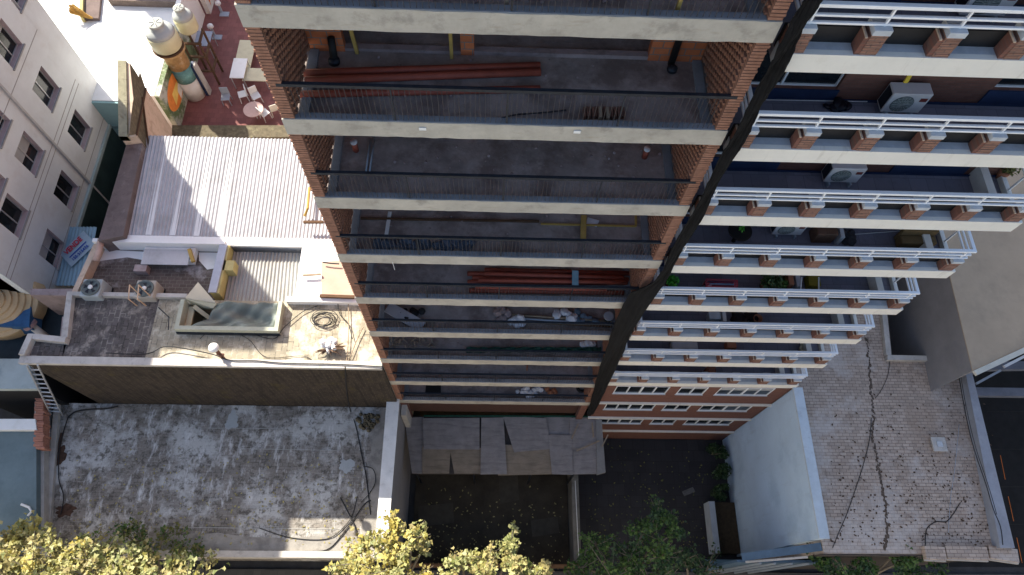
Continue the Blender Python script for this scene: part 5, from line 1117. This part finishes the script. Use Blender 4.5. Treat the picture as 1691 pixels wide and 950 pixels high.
# street gate below the blue wall
gt = thing('street_gate', 'slate-blue street gate with pale posts at the foot of the blue wall', 'gate', (16.5, -6.4, 0))
box('gate_panel', GATE, gt, 14.5, 18.2, -6.72, -6.62, 0.12, 7.2); 
for x in (15.4, 16.0, 16.7, 17.4): box('pale_post', GPVC, gt, x, x+.09, -6.8, -6.73, .12, 7.3)
MB().bar((14.6, -6.55, 7.6), (17.3, -6.25, 9.1), .3, .12).build('capping', GATE, gt); MB().bar((14.8, -6.72, 7.4), (16.9, -6.6, 8.6), .08, .1).build('white_capping', PARAP, gt)
fy = thing('front_fence', 'dark plank fence closing the construction yard from the street', 'fence', (4, -6.6, 0))
for i in range(14): box('fence_board', DWOOD, fy, .2+i*.6, .77+i*.6, -6.62, -6.56, .12, 2.5+random.uniform(0, .1))
# yard scraps
for i, (x, y, w, h, lb) in enumerate(((720, 850, .9, .5, 'flat dark board lying left of centre in the construction yard'), (840, 800, .5, .9, 'dim board near the deck edge in the construction yard'), (900, 870, .7, .4, 'small board at the right of the construction yard'))):
    p = at(x, y, .07); tag(MB().obox(p, (w, .1, 0), (-.05, h, 0), (0, 0, .015)).build('yard_board', mat('dim_board', (.07, .06, .045), .2, .9, 3)), lb, 'board', 'boards in the construction yard')
p = at(1137, 812, .08); tag(MB().obox(p, (.3, .12, .0), (-.05, .12, .0), (0, 0, .03)).build('light_scrap', mat('dull_scrap', (.12, .12, .12), .4, .8, 6)), 'dull grey scrap lying alone in the dark patio', 'scrap')
# ------------------------------------------------------------------ trees
def tree(name, base, clumps, n, ls, lms, label, group, seed, cat='tree', ls_jit=1.0):
    r = random.Random(seed); bx, by = base; o = thing(name, label, cat, (bx, by, 0), group)
    tops = [Vector(c[:3]) for c in clumps]; ctr = sum(tops, Vector())/len(tops); lowz = min(t.z for t in tops)
    trunk = MB(); fork = Vector((bx + (ctr.x-bx)*.3, by + (ctr.y-by)*.3, lowz*.62))
    trunk.tube(smooth_path([(bx, by, 0), (bx+.05, by-.05, fork.z*.5), fork], 5), [.2]*6 + [.17]*5, 10); trunk.build('trunk', BARK, o, smooth=True)
    lb = MB(); mbs = [MB() for _ in lms]
    for i, c in enumerate(clumps):
        p = Vector(c[:3]); rad = c[3]; mid = fork.lerp(p, .5) + Vector((r.uniform(-.3, .3), r.uniform(-.3, .3), .25))
        lb.tube(smooth_path([fork, mid, p], 4), [.1 - .009*j for j in range(9)], 6)
        tw = int(18*rad)
        for t in range(tw):
            d = Vector((r.gauss(0, 1), r.gauss(0, 1), r.gauss(0, .75))).normalized(); L_ = rad*r.uniform(.35, 1.75); e = p + Vector((d.x*L_, d.y*L_, d.z*L_*.8)) + Vector((0, 0, .1))
            lb.tube([p, p.lerp(e, .5)+Vector((0, 0, .06)), e, e+(e-p)*.12+Vector((0,0,.05))], [.028, .018, .010, .005], 4)
            which = r.randrange(len(lms))
            nl = int(n*.5*rad/tw*r.uniform(.3, 1.7))
            for q in range(nl):
                tt_ = r.uniform(.3, 1.08); pos = p.lerp(e, tt_) + Vector((r.gauss(0, .12), r.gauss(0, .12), r.gauss(0, .10)))
                a = Vector((r.gauss(0, 1), r.gauss(0, 1), r.gauss(0, .6))).normalized(); b = a.cross(Vector((r.gauss(0, .5), r.gauss(0, .5), 1))).normalized(); s_ = ls*r.uniform(.45, 1.7); nn_ = a.cross(b)
                mb = mbs[which if r.random() < .75 else r.randrange(len(lms))]
                # five-point lobed leaf
                mb.add([pos - a*s_*.7, pos - a*s_*.2 + b*s_*.75, pos + a*s_*.1 + b*s_*.35 + nn_*s_*.1, pos + a*s_, pos + a*s_*.1 - b*s_*.35 + nn_*s_*.1, pos - a*s_*.2 - b*s_*.75], [(0,1,2,3,4,5)])
    lb.build('limbs', BARK, o, smooth=True)
    for mb, m in zip(mbs, lms):
        if mb.v: mb.build('crown', m, o)
GT = 'street trees along the bottom edge'
def ck(px, py, z, r): p = at(px, py, z); return (p.x, p.y, p.z, r)
tree('plane_tree', (-14.5, -10), [ck(20, 905, 9.0, .75), ck(60, 890, 8.6, .6), ck(10, 945, 8.6, .9), ck(95, 920, 9.2, .8), ck(60, 945, 9.3, .8), ck(50, 985, 8.8, 1.0), ck(120, 960, 9, .8), ck(-60, 930, 9, 1.), ck(40, 875, 8.2, .3)], 1150, .098, (YLEAF, YGLEAF, YLEAF, RLEAF, OLEAF), 'sunlit yellow-leaved street tree at the bottom left corner', GT, 3)
tree('plane_tree', (-9, -10), [ck(150, 905, 8.8, .6), ck(185, 925, 9.0, .8), ck(155, 955, 9.1, .9), ck(235, 930, 8.6, .55), ck(225, 965, 8.9, .9), ck(290, 935, 8.3, .4), ck(310, 965, 8.5, .8), ck(260, 990, 8.6, .9)], 1150, .098, (YLEAF, YGLEAF, YGLEAF, RLEAF), 'pale yellow street tree in front of the peeling roof', GT, 5)
tree('olive_tree', (-9.8, -8.0), [ck(205, 880, 7.3, .4), ck(235, 895, 7.2, .6), ck(270, 885, 7.1, .55), ck(300, 905, 7.0, .55), ck(330, 912, 6.9, .35), ck(240, 915, 7.0, .6), ck(140, 898, 7.2, .35)], 800, .07, (BRLEAF, GLEAF), 'shaded olive-green tree overhanging the front of the peeling roof', GT, 8)
tree('plane_tree', (.2, -10), [ck(655, 872, 8.6, .38), ck(605, 895, 8.4, .5), ck(640, 905, 8.6, .6), ck(680, 890, 8.7, .45), ck(590, 930, 8.5, .65), ck(650, 940, 8.7, .7), ck(700, 905, 8.2, .22), ck(570, 950, 8.3, .6), ck(620, 975, 8.7, .9), ck(685, 955, 8.4, .5)], 900, .10, (YLEAF, OLEAF, YGLEAF, RLEAF), 'golden street tree in front of the white party wall', GT, 11)
tree('plane_tree', (4.2, -10), [ck(760, 925, 8.2, .4), ck(800, 920, 8.3, .45), ck(845, 905, 8.5, .42), ck(800, 950, 8.5, .7), ck(850, 940, 8.6, .7), ck(895, 942, 8.2, .4), ck(745, 960, 8.3, .5), ck(860, 975, 8.6, .9)], 1100, .095, (YGLEAF, YLEAF, YGLEAF, RLEAF), 'yellow-green street tree in front of the construction yard', GT, 14)
tree('green_tree', (10, -8.3), [ck(1085, 850, 6.5, .6), ck(1110, 880, 6.3, .5), ck(1060, 880, 6.2, .5), ck(1040, 920, 6, .75), ck(1090, 920, 6.4, .8), ck(985, 900, 5.4, .7), ck(960, 940, 5.4, .8), ck(1010, 955, 6, .9), ck(1075, 965, 6, .9)], 1500, .075, (GLEAF, DLEAF), 'feathery green tree in the shade below the dark patio', GT, 17)
tree('green_tree', (13.5, -8.4), [ck(1130, 925, 4.5, .8), ck(1165, 945, 4.5, .7), ck(1100, 960, 4.5, .7)], 1000, .075, (DLEAF,), 'very dark low tree right of the feathery green tree', GT, 19)
tree('green_tree', (20, -8.6), [ck(1362, 930, 8.2, .5), ck(1350, 915, 8.0, .35), ck(1430, 935, 8.2, .6), ck(1428, 912, 8.3, .35), ck(1495, 925, 8.5, .6), ck(1490, 900, 8.6, .35), ck(1520, 945, 8.3, .6), ck(1400, 955, 8.2, .7), ck(1560, 955, 7.6, .6)], 1300, .08, (DLEAF, GLEAF), 'dark green tree in front of the brick flat roof', GT, 23)
